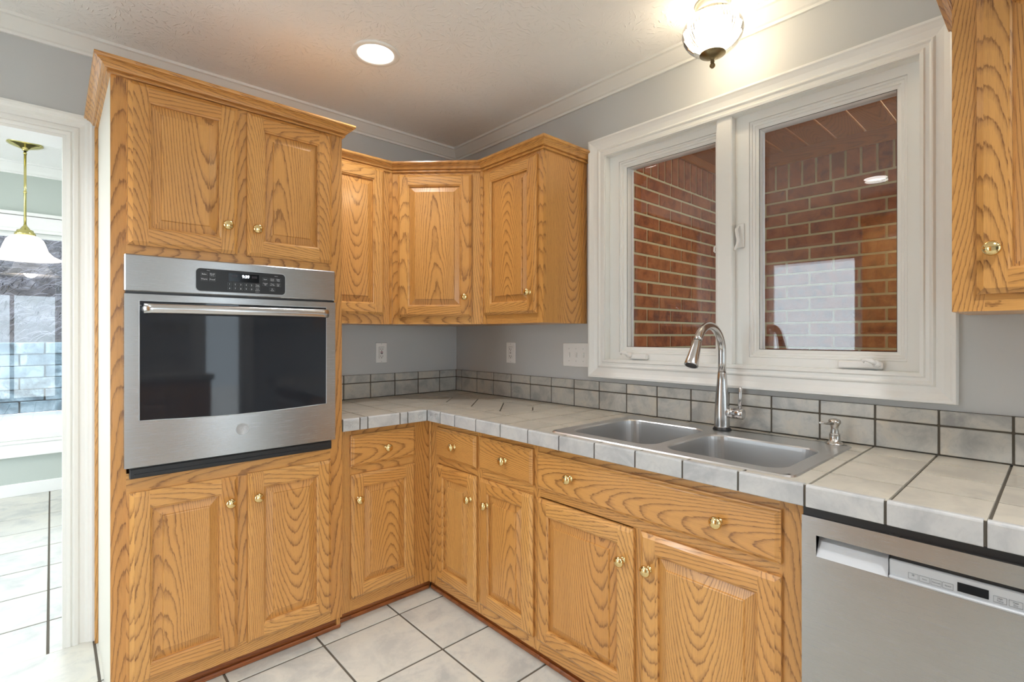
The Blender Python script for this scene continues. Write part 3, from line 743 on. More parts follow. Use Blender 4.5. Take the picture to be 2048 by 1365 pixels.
b = MB(); hx0, hx1, hzc = ox(-1.806), ox(-1.192), 1.374; hp = []
for i in range(25):
    a = -1 + 2 * i / 24; hp.append(((hx0 + hx1) / 2 + a * (hx1 - hx0) / 2, -.052 - .010 * (1 - a * a), hzc))
nb = len(b.v); b.tube(hp, .0165, 20)
for v_ in b.v[nb:]: v_.y = -.055 + (v_.y + .055) * .75
for xx in (hx0 + .012, hx1 - .012): b.tube([(xx, -.05, hzc), (xx, .001, hzc)], [.0125, .0135], 14)
b.build('handle', STEEL_T, dr)
b = MB(); ex, ez = ox(-1.498), .932
b.lathe([(.0225, 0), (.0225, .0015), (.0205, .0022), (.0198, .001), (0, .001)], (ex, 0, ez), '-y', 36)
text_mb(b, 'GE', .020, ex, ez, -.0012, 1, ext=.0006)
for sg in (1, -1):
    for k0 in (0, PI):
        b.tube([(ex + .0165 * math.cos(k0 + sg * q / 10 * 1.2) * (1 - q * .02), -.0014, ez + .0165 * math.sin(k0 + sg * q / 10 * 1.2) * (1 - q * .02)) for q in range(9)], .0005, 5, 1)
b.build('emblem', [SILVER, INK], dr)
b = MB(); b.box(ox(-1.838), ox(-1.151), .008, .0325, .803, .836, 0, ch=.002); b.box(ox(-1.825), ox(-1.165), .004, .009, .812, .818, 0); b.box(ox(-1.838), ox(-1.151), .012, .0325, .834, .845); b.build('bottom_vent', BLACK, ov)
b = MB(); b.box(.004, OW - .004, .004, .0325, 1.4235, 1.4325, 0); b.build('door_gap', BLACK, ov)

# --- base cabinets
ZK = .045; ZT = .861
BY = -0.620
# left run (on the oven wall)
ca = thing('base_cabinet', 'narrow oak base cabinet beside the oven tower, one drawer over one door', 'cabinet', (-1.093, BY, 0), 0)
lx = lambda x: x + 1.093
WA = 1.093 - .622
face_frame(ca, [(0, lx(-1.035), ZK, ZT, 'z'), (lx(-.716), WA, ZK, ZT, 'z'), (lx(-1.035), lx(-.716), ZK, .11, 'x'), (lx(-1.035), lx(-.716), .655, .70, 'x'), (lx(-1.035), lx(-.716), .83, ZT, 'x')])
carcass(ca, WA - .002, .60, ZK, ZT - .01, top=False)
drawer_front(ca, lx(-1.043), lx(-.711), .693, .836, [(lx(-.869), .761)])
door(ca, lx(-1.041), lx(-.711), .101, .658, lx(-1.010), .547)
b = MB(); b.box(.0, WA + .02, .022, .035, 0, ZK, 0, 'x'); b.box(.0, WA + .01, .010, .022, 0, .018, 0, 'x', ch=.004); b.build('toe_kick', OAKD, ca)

def base_b(label, y0, y1):
    return thing('base_cabinet', label, 'cabinet', (-0.620, y0, 0), RZB), (lambda y: y0 - y), y0 - y1
cb, ly, WB = base_b('oak base cabinet in the inside corner with two small drawers over two narrow doors', -.622, -1.384)
face_frame(cb, [(0, .022, ZK, ZT, 'z'), (.022, ly(-.705), ZK, ZT, 'z'), (ly(-1.006), ly(-1.046), ZK, ZT, 'z'), (ly(-1.364), WB, ZK, ZT, 'z')] +
           [(a, c, d, e, 'x') for (a, c) in ((ly(-.705), ly(-1.006)), (ly(-1.046), ly(-1.364))) for (d, e) in ((ZK, .105), (.655, .70), (.83, ZT))])
b = MB(); b.box(-.001, .018, -.006, .0, ZK, ZT, 0, 'z', ch=.002); b.build('corner_strip', OAK, cb)
carcass(cb, WB, .61, ZK, ZT - .01, top=False)
drawer_front(cb, ly(-.698), ly(-1.014), .690, .834, [(ly(-.857), .762)])
door(cb, ly(-.701), ly(-1.014), .092, .654, ly(-.979), .547)
drawer_front(cb, ly(-1.037), ly(-1.371), .693, .836, [(ly(-1.214), .764)])
door(cb, ly(-1.040), ly(-1.371), .095, .655, ly(-1.096), .549)
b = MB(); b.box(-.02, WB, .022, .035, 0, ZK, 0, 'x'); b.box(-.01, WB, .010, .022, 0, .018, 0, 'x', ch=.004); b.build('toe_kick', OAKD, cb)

cs, ly, WS = base_b('wide oak sink base cabinet with a two-knob false drawer front over two doors', -1.384, -2.340)
face_frame(cs, [(0, ly(-1.402), ZK, ZT, 'z'), (ly(-1.828), ly(-1.872), ZK, .655, 'z'), (ly(-2.278), WS, ZK, ZT, 'z'), (ly(-1.402), ly(-2.278), .83, ZT, 'x'), (ly(-1.402), ly(-2.278), .655, .70, 'x'),
                (ly(-1.402), ly(-1.828), ZK, .105, 'x'), (ly(-1.872), ly(-2.278), ZK, .105, 'x')])
carcass(cs, WS, .61, ZK, ZT - .15, top=False)
drawer_front(cs, ly(-1.397), ly(-2.286), .688, .831, [(ly(-1.572), .764), (ly(-2.124), .760)], name='false_drawer')
door(cs, ly(-1.395), ly(-1.836), .095, .652, ly(-1.800), .544)
door(cs, ly(-1.864), ly(-2.286), .095, .655, ly(-1.898), .546)
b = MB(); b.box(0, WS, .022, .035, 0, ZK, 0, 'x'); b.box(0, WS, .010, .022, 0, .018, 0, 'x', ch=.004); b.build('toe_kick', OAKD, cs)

# --- dishwasher
dw = thing('dishwasher', 'stainless steel dishwasher with pocket handle, under the counter right of the sink', 'dishwasher', (-0.660, -2.344, 0), RZB)
DWW = .628; ly = lambda y: -2.344 - y
b = MB(); b.box(0.002, DWW, .045, .64, .05, .855, 0, seed=(.5, .5)); b.box(0, DWW, .012, .045, .835, .860, 0); b.build('tub_housing', BLACK, dw)
b = MB(); b.box(.01, DWW - .01, .06, .075, 0, .05); b.build('kick_plate', BLACK, dw)
pz0, pz1 = .748, .799; px0, px1 = ly(-2.376), ly(-2.518)
b = MB()
b.box(0, px0, 0, .040, .06, .842); b.box(px0, DWW, 0, .040, pz1, .842); b.box(px0, DWW, 0, .040, .06, pz0)
dp = b.build('door_panel', STEEL, dw)
b = MB(); b.poly([(px0, .0, pz0), (px1, .0, pz0), (px1, .030, pz1), (px0, .030, pz1)]); b.poly([(px0, 0, pz0), (px0, .030, pz1), (px0, 0, pz1)]); b.poly([(px1, 0, pz1), (px1, .030, pz1), (px1, 0, pz0)]); b.poly([(px0, .030, pz1), (px1, .030, pz1), (px1, 0, pz1), (px0, 0, pz1)])
b.build('pocket_handle', SILVER, dp)
b = MB(); b.box(px1 + .001, DWW, .004, .035, pz0 + .001, .789, ch=.002); b.box(px1 + .001, DWW, -.003, .006, pz0, pz0 + .006, ch=.002); cpd = b.build('control_strip', SILVER, dp)
b = MB(); b.box(px1 + .001, DWW, .010, .035, .789, pz1); b.build('strip_shadow_gap', BLACK, dp)
b = MB(); b.box(ly(-2.634), ly(-2.681), .0025, .005, .760, .778); b.build('display', GLASSBLK, dp)
def dkey(yy, z, txts, w_=.017):
    b = MB()
    x_ = ly(yy); h_ = .0125; t_ = .0004
    for (a, c, d, e) in ((x_ - w_ / 2, x_ + w_ / 2, z - h_ / 2, z - h_ / 2 + t_), (x_ - w_ / 2, x_ + w_ / 2, z + h_ / 2 - t_, z + h_ / 2), (x_ - w_ / 2, x_ - w_ / 2 + t_, z - h_ / 2, z + h_ / 2), (x_ + w_ / 2 - t_, x_ + w_ / 2, z - h_ / 2, z + h_ / 2)):
        b.box(a, c, .0033, .0045, d, e, seed=(.5, .5))
    for i, t in enumerate(txts): text_mb(b, t, .0042 if len(txts) > 1 or len(t) > 1 else .012, x_, z + (len(txts) - 1) * .0022 - i * .0048, .0036, ext=.0002)
    b.build('button', INKD, cpd)
dkey(-2.562, .764, ['*']); dkey(-2.581, .764, ['Auto']); dkey(-2.600, .764, ['Normal']); dkey(-2.619, .764, ['Speed']); dkey(-2.697, .765, ['High', 'Temp'], .019); dkey(-2.719, .765, ['Heat', 'Dry'], .019); dkey(-2.741, .765, ['Delay', 'Start'], .019)

# --- upper cabinets
UZ0, UZ1 = 1.345, 2.175
ua = thing('upper_cabinet', 'oak wall cabinet partly hidden behind the oven tower', 'cabinet', (-1.092, -.320, 0), 0)
lx = lambda x: x + 1.092
WU = 1.092 - .668
face_frame(ua, [(0, .045, UZ0, UZ1, 'z'), (lx(-.728), WU, UZ0, UZ1, 'z'), (.045, lx(-.728), UZ0, 1.405, 'x'), (.045, lx(-.728), 2.145, UZ1, 'x')])
carcass(ua, WU, .318, UZ0, UZ1)
door(ua, .03, lx(-.720), 1.395, 2.165)
b = MB(); b.sweep(CAB_CROWN, [(0, 0), (WU, 0), (WU + .02, -.02)][:2], 2.165); 
# diagonal corner cabinet
ud = thing('corner_cabinet', 'diagonal oak corner wall cabinet with a single wide door', 'cabinet', (-.668, -.320, 0), -PI / 4)
WD = (.668 - .320) * math.sqrt(2)
face_frame(ud, [(.0, .038, UZ0, UZ1, 'z'), (.432, WD, UZ0, UZ1, 'z'), (.038, .432, UZ0, 1.395, 'x'), (.038, .432, 2.150, UZ1, 'x')])
b = MB()   # carcass: five-sided, in local coords
inv = lambda X, Y: ((X + .668) * math.cos(PI / 4) - (Y + .320) * math.sin(PI / 4), (X + .668) * math.sin(PI / 4) + (Y + .320) * math.cos(PI / 4))
pent = [inv(-.662, -.324), inv(-.324, -.662), inv(-.002, -.662), inv(-.002, -.002), inv(-.662, -.002)]
pent[0] = (pent[0][0], .019); pent[1] = (pent[1][0], .019)
b.poly([(x, y, UZ0) for x, y in reversed(pent)], 0, 'x', (.4, .4)); b.poly([(x, y, UZ1) for x, y in pent], 0, 'x', (.4, .4))
for i in range(5):
    j = (i + 1) % 5
    if i: b.poly([(*pent[i], UZ0), (*pent[j], UZ0), (*pent[j], UZ1), (*pent[i], UZ1)], 0, 'z', (.3, .6))
b.build('body', OAK, ud)
door(ud, .038, .438, 1.385, 2.150, .404, 1.490)
for xx in (-.012, WD - .006):
    b = MB(); b.box(xx, xx + .018, -.012, .004, UZ0, UZ1 - .008, 0, 'z', ch=.004); b.build('corner_post', OAK, ud)

# right cabinet
ur = thing('upper_cabinet', 'oak wall cabinet with a glossy end panel beside the window', 'cabinet', (-.320, -.668, 0), RZB)
WR = 1.128 - .668; ly = lambda y: -.668 - y
face_frame(ur, [(0, ly(-.715), UZ0, UZ1, 'z'), (ly(-1.085), WR, UZ0, UZ1, 'z'), (ly(-.715), ly(-1.085), UZ0, 1.405, 'x'), (ly(-.715), ly(-1.085), 2.135, UZ1, 'x')])
carcass(ur, WR, .318, UZ0, UZ1)
door(ur, ly(-.704), ly(-1.094), 1.392, 2.148, ly(-1.054), 1.492)
b = MB(); b.box(WR - .001, WR + .002, .28, .318, UZ0, UZ1, 0, 'z'); b.build('scribe_strip', OAK, ur)
# crown lengths, one per cabinet, mitred on a common path
def crown_piece(parent, loc, rz, path_world, a, c_, z=2.165):
    full = MB(); full.sweep(CAB_CROWN, path_world, z, caps=False)
    k = len(CAB_CROWN) - 1; b = MB()
    cs_, sn = math.cos(-rz), math.sin(-rz)
    for s_ in range(a, c_):
        for f in range(s_ * k, (s_ + 1) * k):
            pts = []
            for i in full.f[f]:
                v = full.v[i] - Vector(loc); pts.append((v.x * cs_ - v.y * sn, v.x * sn + v.y * cs_, v.z))
            d = Vector(path_world[s_ + 1]) - Vector(path_world[s_]); d.normalize()
            b.poly(pts, 0, Vector((d.x * cs_ - d.y * sn, d.x * sn + d.y * cs_, 0)), full.sd[f], pts[0])
    return b.build('crown_molding', OAK, parent)
UP = [(-1.092, -.320), (-.668, -.320), (-.320, -.668), (-.320, -1.130), (-.001, -1.130)]
crown_piece(ua, (-1.092, -.320, 0), 0, UP, 0, 1); crown_piece(ud, (-.668, -.320, 0), -PI / 4, UP, 1, 2); crown_piece(ur, (-.320, -.668, 0), RZB, UP, 2, 4)
# cabinet right of the window
uq = thing('upper_cabinet', 'oak wall cabinet at the right edge, right of the window above the dishwasher', 'cabinet', (-.320, -2.587, 0), RZB)
ly = lambda y: -2.587 - y
face_frame(uq, [(0, .062, UZ0, UZ1, 'z'), (.40, .46, UZ0, UZ1, 'z'), (.062, .40, UZ0, 1.405, 'x'), (.062, .40, 2.14, UZ1, 'x')])
carcass(uq, .46, .318, UZ0, UZ1)
door(uq, ly(-2.635), ly(-2.990), 1.387, 2.15, ly(-2.664), 1.495)
crown_piece(uq, (-.320, -2.587, 0), RZB, [(-.001, -2.587), (-.320, -2.587), (-.320, -3.047)], 0, 2)

# ------------------------------------------------------------------ countertop
CD = .6545; CT = .915; TP = .1631; YE = -3.25
SKX0, SKX1, SKY0, SKY1 = -.6204 + .012, -.065 - .012, -1.4483 - .012, -2.3126 + .012   # hole under the sink rim
ct = thing('countertop', 'L-shaped countertop of beige ceramic tiles with dark grout, wrapping the corner', 'countertop', (0, 0, 0))
b = MB()
def sub(rect, hole):
    x0, x1, y0, y1 = rect; a, c, d, e = hole
    if c <= x0 or a >= x1 or e <= y0 or d >= y1: return [rect]
    out = []
    if a > x0: out.append((x0, a, y0, y1))
    if c < x1: out.append((c, x1, y0, y1))
    m0, m1 = max(x0, a), min(x1, c)
    if d > y0: out.append((m0, m1, y0, d))
    if e < y1: out.append((m0, m1, e, y1))
    return out
HOLE = (SKX0, SKX1, SKY1, SKY0)
for r in sub((-CD + .012, -.001, YE, -.001), HOLE): b.box(*r, .866, CT - .006, 0, 'x', (.5, .5))
b.box(-1.092, -CD + .012, -CD + .012, -.001, .866, CT - .006, 0, 'x', (.5, .5))
b.build('counter_bed', GROUT, ct)
b = MB()
xs = [-CD, -.483, -.297, -.139, -.012]
def ytile(k): return -.075 - .1625 * k
ys = [-.012] + [-.0714 - TP * k for k in range(0, 20)]
strip = (-.42, -.192, -1.02, -.33)
gy, gx = .0065, .0066
for i in range(4):
    for j in range(len(ys) - 1):
        if ys[j + 1] < YE: break
        x0_, x1_ = xs[i] + (gx / 2), xs[i + 1] - gx / 2; y1_, y0_ = ys[j] - gy / 2, ys[j + 1] + gy / 2
        if i == 0:
            if y0_ > -CD - .001: pass
        rs = [(x0_, x1_, y0_, y1_)]
        for h in (HOLE, strip): rs = [q for r in rs for q in sub(r, h)]
        for r in rs:
            if r[1] - r[0] > .008 and r[3] - r[2] > .008:
                b.box(*r, CT - .008, CT, 0, 'x', ch=.0006)
# left wing
xl = [-1.092, -1.012 + .037, -.808, -CD]
xl = [-1.092, -.974, -.811, -CD]; yl = [-CD, -.483, -.320, -.157, -.012]
for i in range(3):
    for j in range(4):
        b.box(xl[i] + gx / 2, xl[i + 1] - gx / 2, yl[j] + gx / 2, yl[j + 1] - gx / 2, CT - .008, CT, 0, 'x', ch=.0006)
# diagonal inset band
import itertools
def clip(poly, f):
    out = []
    for i in range(len(poly)):
        p, q = poly[i], poly[(i + 1) % len(poly)]; fp, fq = f(p), f(q)
        if fp >= 0: out.append(p)
        if fp * fq < 0:
            t = fp / (fp - fq); out.append((p[0] + (q[0] - p[0]) * t, p[1] + (q[1] - p[1]) * t))
    return out
for k in range(-3, 6):
    c0 = -.06 - .2255 * k; c1 = c0 - .2255
    P = [(strip[0] + .002, strip[2] + .002), (strip[1] - .002, strip[2] + .002), (strip[1] - .002, strip[3] - .002), (strip[0] + .002, strip[3] - .002)]
    P = clip(P, lambda p: (c0 - .0045) - (p[1] - p[0])); P = clip(P, lambda p: (p[1] - p[0]) - (c1 + .0045)) if P else P
    if len(P) > 2:
        sd = (R.random(), R.random()); b.poly([(x, y, CT) for x, y in P], 0, 'x', sd)
        for i in range(len(P)):
            j = (i + 1) % len(P); b.poly([(*P[i], CT - .008), (*P[j], CT - .008), (*P[j], CT), (*P[i], CT)], 0, 'x', sd)
b.build('tiles', CTILE, ct)
# edge tiles (V-cap with rounded lip)
b = MB(); ZE = .8625
def edge_tile(p0, p1, out, deco=False):
    """p0->p1 along the edge (2D), out = outward unit 2D"""
    sd = (R.random(), R.random()); g = .003
    p0, p1, out = Vector(p0), Vector(p1), Vector(out); d = (p1 - p0).normalized(); a, c = p0 + d * g, p1 - d * g
    prof = [(-.012, CT - .004), (-.012, CT + .0012), (.000, CT + .0022), (.0025, CT + .0016), (.0045, CT - .001), (.0055, CT - .004), (.0055, ZE + .002), (.004, ZE), (-.010, ZE)]
    for (o0, z0_), (o1, z1_) in zip(prof[:-1], prof[1:]):
        q = [(*(a + out * o0), z0_), (*(c + out * o0), z0_), (*(c + out * o1), z1_), (*(a + out * o1), z1_)]
        b.poly([tuple(v) for v in q], 0, 'x', sd, smooth=False)
    for e_ in (a, c):
        b.poly([(*(e_ + out * o_), z_) for o_, z_ in prof], 0, 'x', sd)
ysE = [-CD] + [-.7725, -.8895] + [-.8895 - TP * k - .0 for k in range(1, 15)]
ysE = [-.6600, -.7725, -.8885] + [-1.0451 - TP * k for k in range(0, 13)]
for a, c in zip(ysE[:-1], ysE[1:]):
    edge_tile((-CD, a), (-CD, c), (-1, 0))
xe = [-1.092, -1.012, -.974, -.810, -.768, -.6600]
for a, c in zip(xe[:-1], xe[1:]): edge_tile((a, -CD), (c, -CD), (0, -1))
b.build('edge_tiles', ETILE_LIT, ct)
# dark grout behind the edge tiles
b = MB(); b.box(-CD - .002, -CD + .012, YE, -CD, ZE + .001, CT - .001); b.box(-1.092, -CD, -CD - .002, -CD + .012, ZE + .001, CT - .001); b.build('edge_grout', GROUT, ct)
# relief scrolls on the decorative edge tiles
b = MB()
def scroll(cx, cz, s, flip, place):
    b = MB()
    for (ox_, oz_, r0, a0, a1, n) in ((0, 0, .017, 0, 2.6 * PI, 26), (.010, -.004, .008, PI, 2.9 * PI, 14)):
        pts = []
        for i in range(n + 1):
            t = i / n; a = a0 + (a1 - a0) * t; r = r0 * (1 - .75 * t)
            pts.append(place(cx + flip * (ox_ + r * math.cos(a)) * s, cz + (oz_ + r * math.sin(a)) * s))
        b.tube(pts, .0011, 6)
    for k in range(3):
        pts = [place(cx + flip * (-.02 + .03 * t + k * .006) * s, cz + (.012 + .012 * math.sin(t * 2) - k * .003) * s) for t in (0, .3, .6, 1)]
        b.tube(pts, .0009, 6)
    b.build('relief_scroll', ETILE_LIT, ct)
PA = lambda x, z: (x, -CD - .0058, z); PB = lambda x, z: (-CD - .0058, x, z)
scroll(-1.070, .884, .9, 1, PA); scroll(-1.035, .886, .9, -1, PA); scroll(-.745, .886, .9, -1, PA); scroll(-.700, .886, .9, 1, PA); scroll(-.700, .886, .9, -1, PB); scroll(-.745, .886, .9, 1, PB)

# backsplash
bs = thing('backsplash', 'two-row grey ceramic tile backsplash with dark grout along both walls', 'backsplash', (0, 0, 0))
b = MB(); b.box(-1.092, -.001, -.010, -.001, CT, 1.0535); b.box(-.010, -.001, YE, -.010, CT, 1.0535); b.build('grout_bed', GROUT, bs)
b = MB(); zr = [(CT + .003, 1.0035), (1.0090, 1.0530)]
yb = [-.012, -.075] + [-.075 - TP * k for k in range(1, 20)]
for a, c in zip(yb[:-1], yb[1:]):
    for z0_, z1_ in zr: b.box(-.014, -.004, c + .003, a - .003, z0_, z1_, 0, 'x', ch=.0018)
xb_ = [-1.092, -.9635, -.8005, -.6352, -.4741, -.3085, -.1458, -.012]
for a, c in zip(xb_[:-1], xb_[1:]):
    for z0_, z1_ in zr: b.box(a + .003, c - .003, -.014, -.004, z0_, z1_, 0, 'x', ch=.0018)
b.build('tiles', BTILE, bs)

# ------------------------------------------------------------------ sink
sk = thing('sink', 'stainless steel double-bowl drop-in sink below the window', 'sink', (-.3427, -1.8804, CT))
b = MB()
sx, sy = .5554 / 2, .8643 / 2
def rr_pts(x0, x1, y0, y1, r, n=6):
    pts = []
    for (cx, cy, a) in ((x1 - r, y0 + r, -PI / 2), (x1 - r, y1 - r, 0), (x0 + r, y1 - r, PI / 2), (x0 + r, y0 + r, PI)):
        for k in range(n + 1):
            an = a + PI / 2 * k / n; pts.append((cx + r * math.cos(an), cy + r * math.sin(an)))
    return pts
def bridge(mb, A, za, B, zb, smooth=True):
    for i in range(len(A)):
        j = (i + 1) % len(A); mb.poly([(*A[i], za), (*A[j], za), (*B[j], zb), (*B[i], zb)], 0, 'x', (.5, .5), smooth=smooth)
zr_ = .0045
oA = rr_pts(-sx, sx, -sy, sy, .030); oB = rr_pts(-sx + .004, sx - .004, -sy + .004, sy - .004, .028); oC = rr_pts(-sx + .016, sx - .016, -sy + .016, sy - .016, .022)
bridge(b, oA, .0003, oB, zr_); bridge(b, oB, zr_, oC, zr_)
# deck plane with two holes: split into two halves, each bridged hole-to-rectangle
bowls = [(-.228, .192, .018, .385), (-.228, .128, -.385, -.008)]   # local x0,x1,y0,y1 (left bowl has +y)
bowls = [(-.225, .190, .022, .388), (-.225, .130, -.388, -.012)]
def deck(cell, bw, r, depth):
    x0, x1, y0, y1 = cell; hole = rr_pts(*bw, r, 8)
    # radial bridge from hole ring to rectangle boundary by clamped projection
    cx, cy = (bw[0] + bw[1]) / 2, (bw[2] + bw[3]) / 2
    outer = []
    for (px, py) in hole:
        dx, dy = px - cx, py - cy; ts = []
        if dx > 1e-9: ts.append((x1 - cx) / dx)
        if dx < -1e-9: ts.append((x0 - cx) / dx)
        if dy > 1e-9: ts.append((y1 - cy) / dy)
        if dy < -1e-9: ts.append((y0 - cy) / dy)
        t = min(ts); outer.append((cx + dx * t, cy + dy * t))
    # insert the corners
    n = len(hole)
    for i in range(n):
        j = (i + 1) % n; p, q = outer[i], outer[j]
        pts = [(*p, zr_), (*q, zr_), (*hole[j], zr_), (*hole[i], zr_)]
        if abs(p[0] - q[0]) > 1e-6 and abs(p[1] - q[1]) > 1e-6:
            cxn = min((x0, x1), key=lambda v: abs(v - p[0]) + abs(v - q[0])); cyn = min((y0, y1), key=lambda v: abs(v - p[1]) + abs(v - q[1]))
            pts = [(*p, zr_), (cxn, cyn, zr_), (*q, zr_), (*hole[j], zr_), (*hole[i], zr_)]
        b.poly(pts, 0, 'x', (.5, .5))
    prev, pz = hole, zr_
    prof = [(.003, zr_ - .001), (.006, zr_ - .005), (.007, -.012), (.014, -depth + .045), (.020, -depth + .025), (.034, -depth + .009), (.055, -depth + .002), (.12, -depth)]
    for ins, z in prof:
        m_ = min(ins, (bw[1] - bw[0]) / 2 - .03)
        cur = rr_pts(bw[0] + m_, bw[1] - m_, bw[2] + m_, bw[3] - m_, max(r - ins * .3, .02), 8)
        bridge(b, prev, pz, cur, z); prev, pz = cur, z
    b.poly([(*p, pz) for p in prev], 0, 'x', (.5, .5))
mid = .005
deck((-sx + .016, sx - .016, mid, sy - .016), bowls[0], .060, .19); deck((-sx + .016, sx - .016, -sy + .016, mid), bowls[1], .060, .19)
b.build('basin', SINK, sk)
for bw in bowls:
    b = MB(); cx, cy = (bw[0] + bw[1]) / 2, (bw[2] + bw[3]) / 2
    b.lathe([(.055, .0), (.055, .003), (.045, .004), (.040, -.002 + .004), (.0, .001)], (cx, cy, -.19), 'z', 28); b.lathe([(.018, .002), (.016, .008), (0, .009)], (cx, cy, -.19), 'z', 16)
    b.build('drain', NICKEL, sk)
b = MB()   # small maker's oval on the inner back wall of the left bowl
b.lathe([(.010, 0), (.010, .001), (0, .0012)], (0, 0, 0), 'x', 20)
for v_ in b.v: v_.z *= .35; 
for v_ in b.v: v_.x = .179 - v_.x; v_.y += .085; v_.z += -.035
b.build('stamp', INKD, sk)

# ------------------------------------------------------------------ faucet (spout towards the room, -x)
fc = thing('faucet', 'brushed steel gooseneck pull-down faucet behind the sink', 'faucet', (-.112, -1.888, CT + zr_))
Z = lambda z: z - CT - zr_
b = MB(); b.lathe([(.034, 0), (.034, .003), (.029, .010), (.0285, .012)], (0, 0, 0), 'z', 32, caps=True); b.build('base_ring', BLACK, fc)
b = MB(); b.lathe([(.0285, .010), (.0285, .014), (.0275, .07), (.0245, .13), (.0195, .18), (.0165, Z(1.138)), (.0160, Z(1.139))], (0, 0, 0), 'z', 32, caps=True); b.build('body', STEEL_T, fc)
pts = [(0, 0, Z(1.135)), (0, 0, Z(1.18)), (0, 0, Z(1.217))]
Ra = .103
for i in range(1, 25):
    a = math.radians(152 * i / 24); pts.append((-Ra + Ra * math.cos(a), 0, Z(1.217) + Ra * math.sin(a)))
ex_, ez_ = pts[-1][0], pts[-1][2]; ta = math.radians(152); dx, dz = -math.sin(ta), math.cos(ta)
b = MB(); b.tube([(0, 0, Z(1.1385)), (0, 0, Z(1.1415))], .0164, 24); b.tube(pts, .0148, 24); b.build('spout', STEEL_T, fc)
b = MB(); hl_ = .100
b.tube([(ex_ + dx * t, 0, ez_ + dz * t) for t in (0.001, .004, .03, .07, hl_ - .004, hl_)], [.0150, .0158, .0175, .0215, .0248, .0240], 24); sh = b.build('spray_head', STEEL_T, fc)
b = MB(); b.tube([(ex_ + dx * t, 0, ez_ + dz * t) for t in (hl_ - .002, hl_ + .0012)], [.0205, .0200], 24); b.build('nozzle', BLACK, sh)
b = MB(); zh = .068
b.tube([(0, -.020, zh), (0, -.030, zh), (0, -.046, zh)], [.0185, .0195, .0195], 24); b.tube([(0, -.0465, zh), (0, -.080, zh), (0, -.083, zh)], [.0200, .0200, .018], 24)
b.build('valve', STEEL_T, fc)
b = MB(); b.tube([(0, -.068, zh + .015), (0, -.070, zh + .06), (0, -.071, zh + .098), (0, -.071, zh + .102)], [.0065, .0062, .0060, .003], 14); b.build('lever', STEEL_T, fc)
# soap dispenser
sd_ = thing('soap_dispenser', 'small brushed nickel soap dispenser pump at the right corner of the sink', 'soap dispenser', (-.088, -2.262, CT + zr_))
b = MB(); b.lathe([(.027, 0), (.027, .003), (.022, .008), (.0165, .012), (.0160, .034), (.0165, .036)], (0, 0, 0), 'z', 28, caps=True); b.build('base', NICKEL, sd_)
b = MB(); b.lathe([(.0125, .034), (.0125, .042), (.0105, .052), (.0125, .062), (.0175, .070), (.0185, .076), (.0160, .082), (.006, .0855), (0, .086)], (0, 0, 0), 'z', 28)
ph = b.build('pump_head', NICKEL, sd_)
b = MB(); b.tube([(-.010, 0, .070), (-.05, .010, .074), (-.088, .018, .080)], [.0050, .0042, .0032], 12); b.build('nozzle', NICKEL, ph)

# ------------------------------------------------------------------ outlets and switches
def plate(name, label, cat, loc, rz, w, h, kind, group=None):
    t = thing(name, label, cat, loc, rz, group)
    b = MB(); b.box(-w / 2, w / 2, -.007, -.0002, -h / 2, h / 2, 0, ch=.003); pl = b.build('cover_plate', PLASTIC, t)
    b = MB(); dk = MB()
    if kind == 'switch':
        for k in (-1, 0, 1):
            b = MB(); b.box(k * .048 - .005, k * .048 + .005, -.0085, -.006, -.013, .013); sg = 1 if k == 1 else -1
            b.box(k * .048 - .004, k * .048 + .004, -.017, -.006, sg * .006 - .005, sg * .006 + .005, ch=.001)
            dk.box(k * .048 - .0062, k * .048 - .0050, -.0074, -.0066, -.013, .013); dk.box(k * .048 + .005, k * .048 + .0062, -.0074, -.0066, -.013, .013)
            for zz in (-.032, .032): dk.lathe([(.0026, 0), (.0026, .0006), (0, .0006)], (k * .048, -.0069, zz), '-y', 10, m=1)
            b.build('toggle', PLASTIC, t); dk.build('slot', [SLOT, INK], t); dk = MB()
    else:
        b.box(-.0165, .0165, -.0085, -.006, -.034, .034, 0, ch=.0015); ins = b.build('receptacle', PLASTIC, t)
        dk.box(-.0175, -.0166, -.0074, -.0066, -.035, .035); dk.box(-.0175, .0175, -.0074, -.0066, .0342, .0352)
        for c_ in (.022, -.020):
            dk.box(-.0075, -.0050, -.0090, -.0083, c_ - .004, c_ + .005); dk.box(.0050, .0075, -.0090, -.0083, c_ - .004, c_ + .004)
            dk.lathe([(.0026, 0), (.0026, .0006), (0, .0006)], (0, -.0084, c_ - .010), '-y', 10)
        if kind == 'gfci':
            e = MB(); e.box(-.008, .008, -.0095, -.0083, .0015, .0065); e.build('test_button', RED, t)
            e = MB(); e.box(-.007, .007, -.0095, -.0083, -.0075, -.0025); e.build('reset_button', SLOT, t)
        else:
            dk.box(-.006, .006, -.0090, -.0083, .001, .003); dk.box(-.006, .006, -.0090, -.0083, -.004, -.002)
        for zz in (-.053, .053): dk.lathe([(.0026, 0), (.0026, .0006), (0, .0006)], (0, -.0069, zz), '-y', 10, m=1)
    if dk.v: dk.build('slots', [SLOT, INK], t)
plate('wall_outlet', 'white wall outlet with dark reset buttons, on the wall beside the oven tower', 'outlet', (-.5605, 0, 1.1795), 0, .075, .122, 'gfci')
plate('wall_outlet', 'plain white wall outlet under the cabinet on the window wall', 'outlet', (0, -.554, 1.1805), RZB, .080, .124, 'duplex')
plate('light_switch', 'triple white toggle switch plate left of the window casing', 'switch', (0, -1.062, 1.1825), RZB, .184, .124, 'switch')

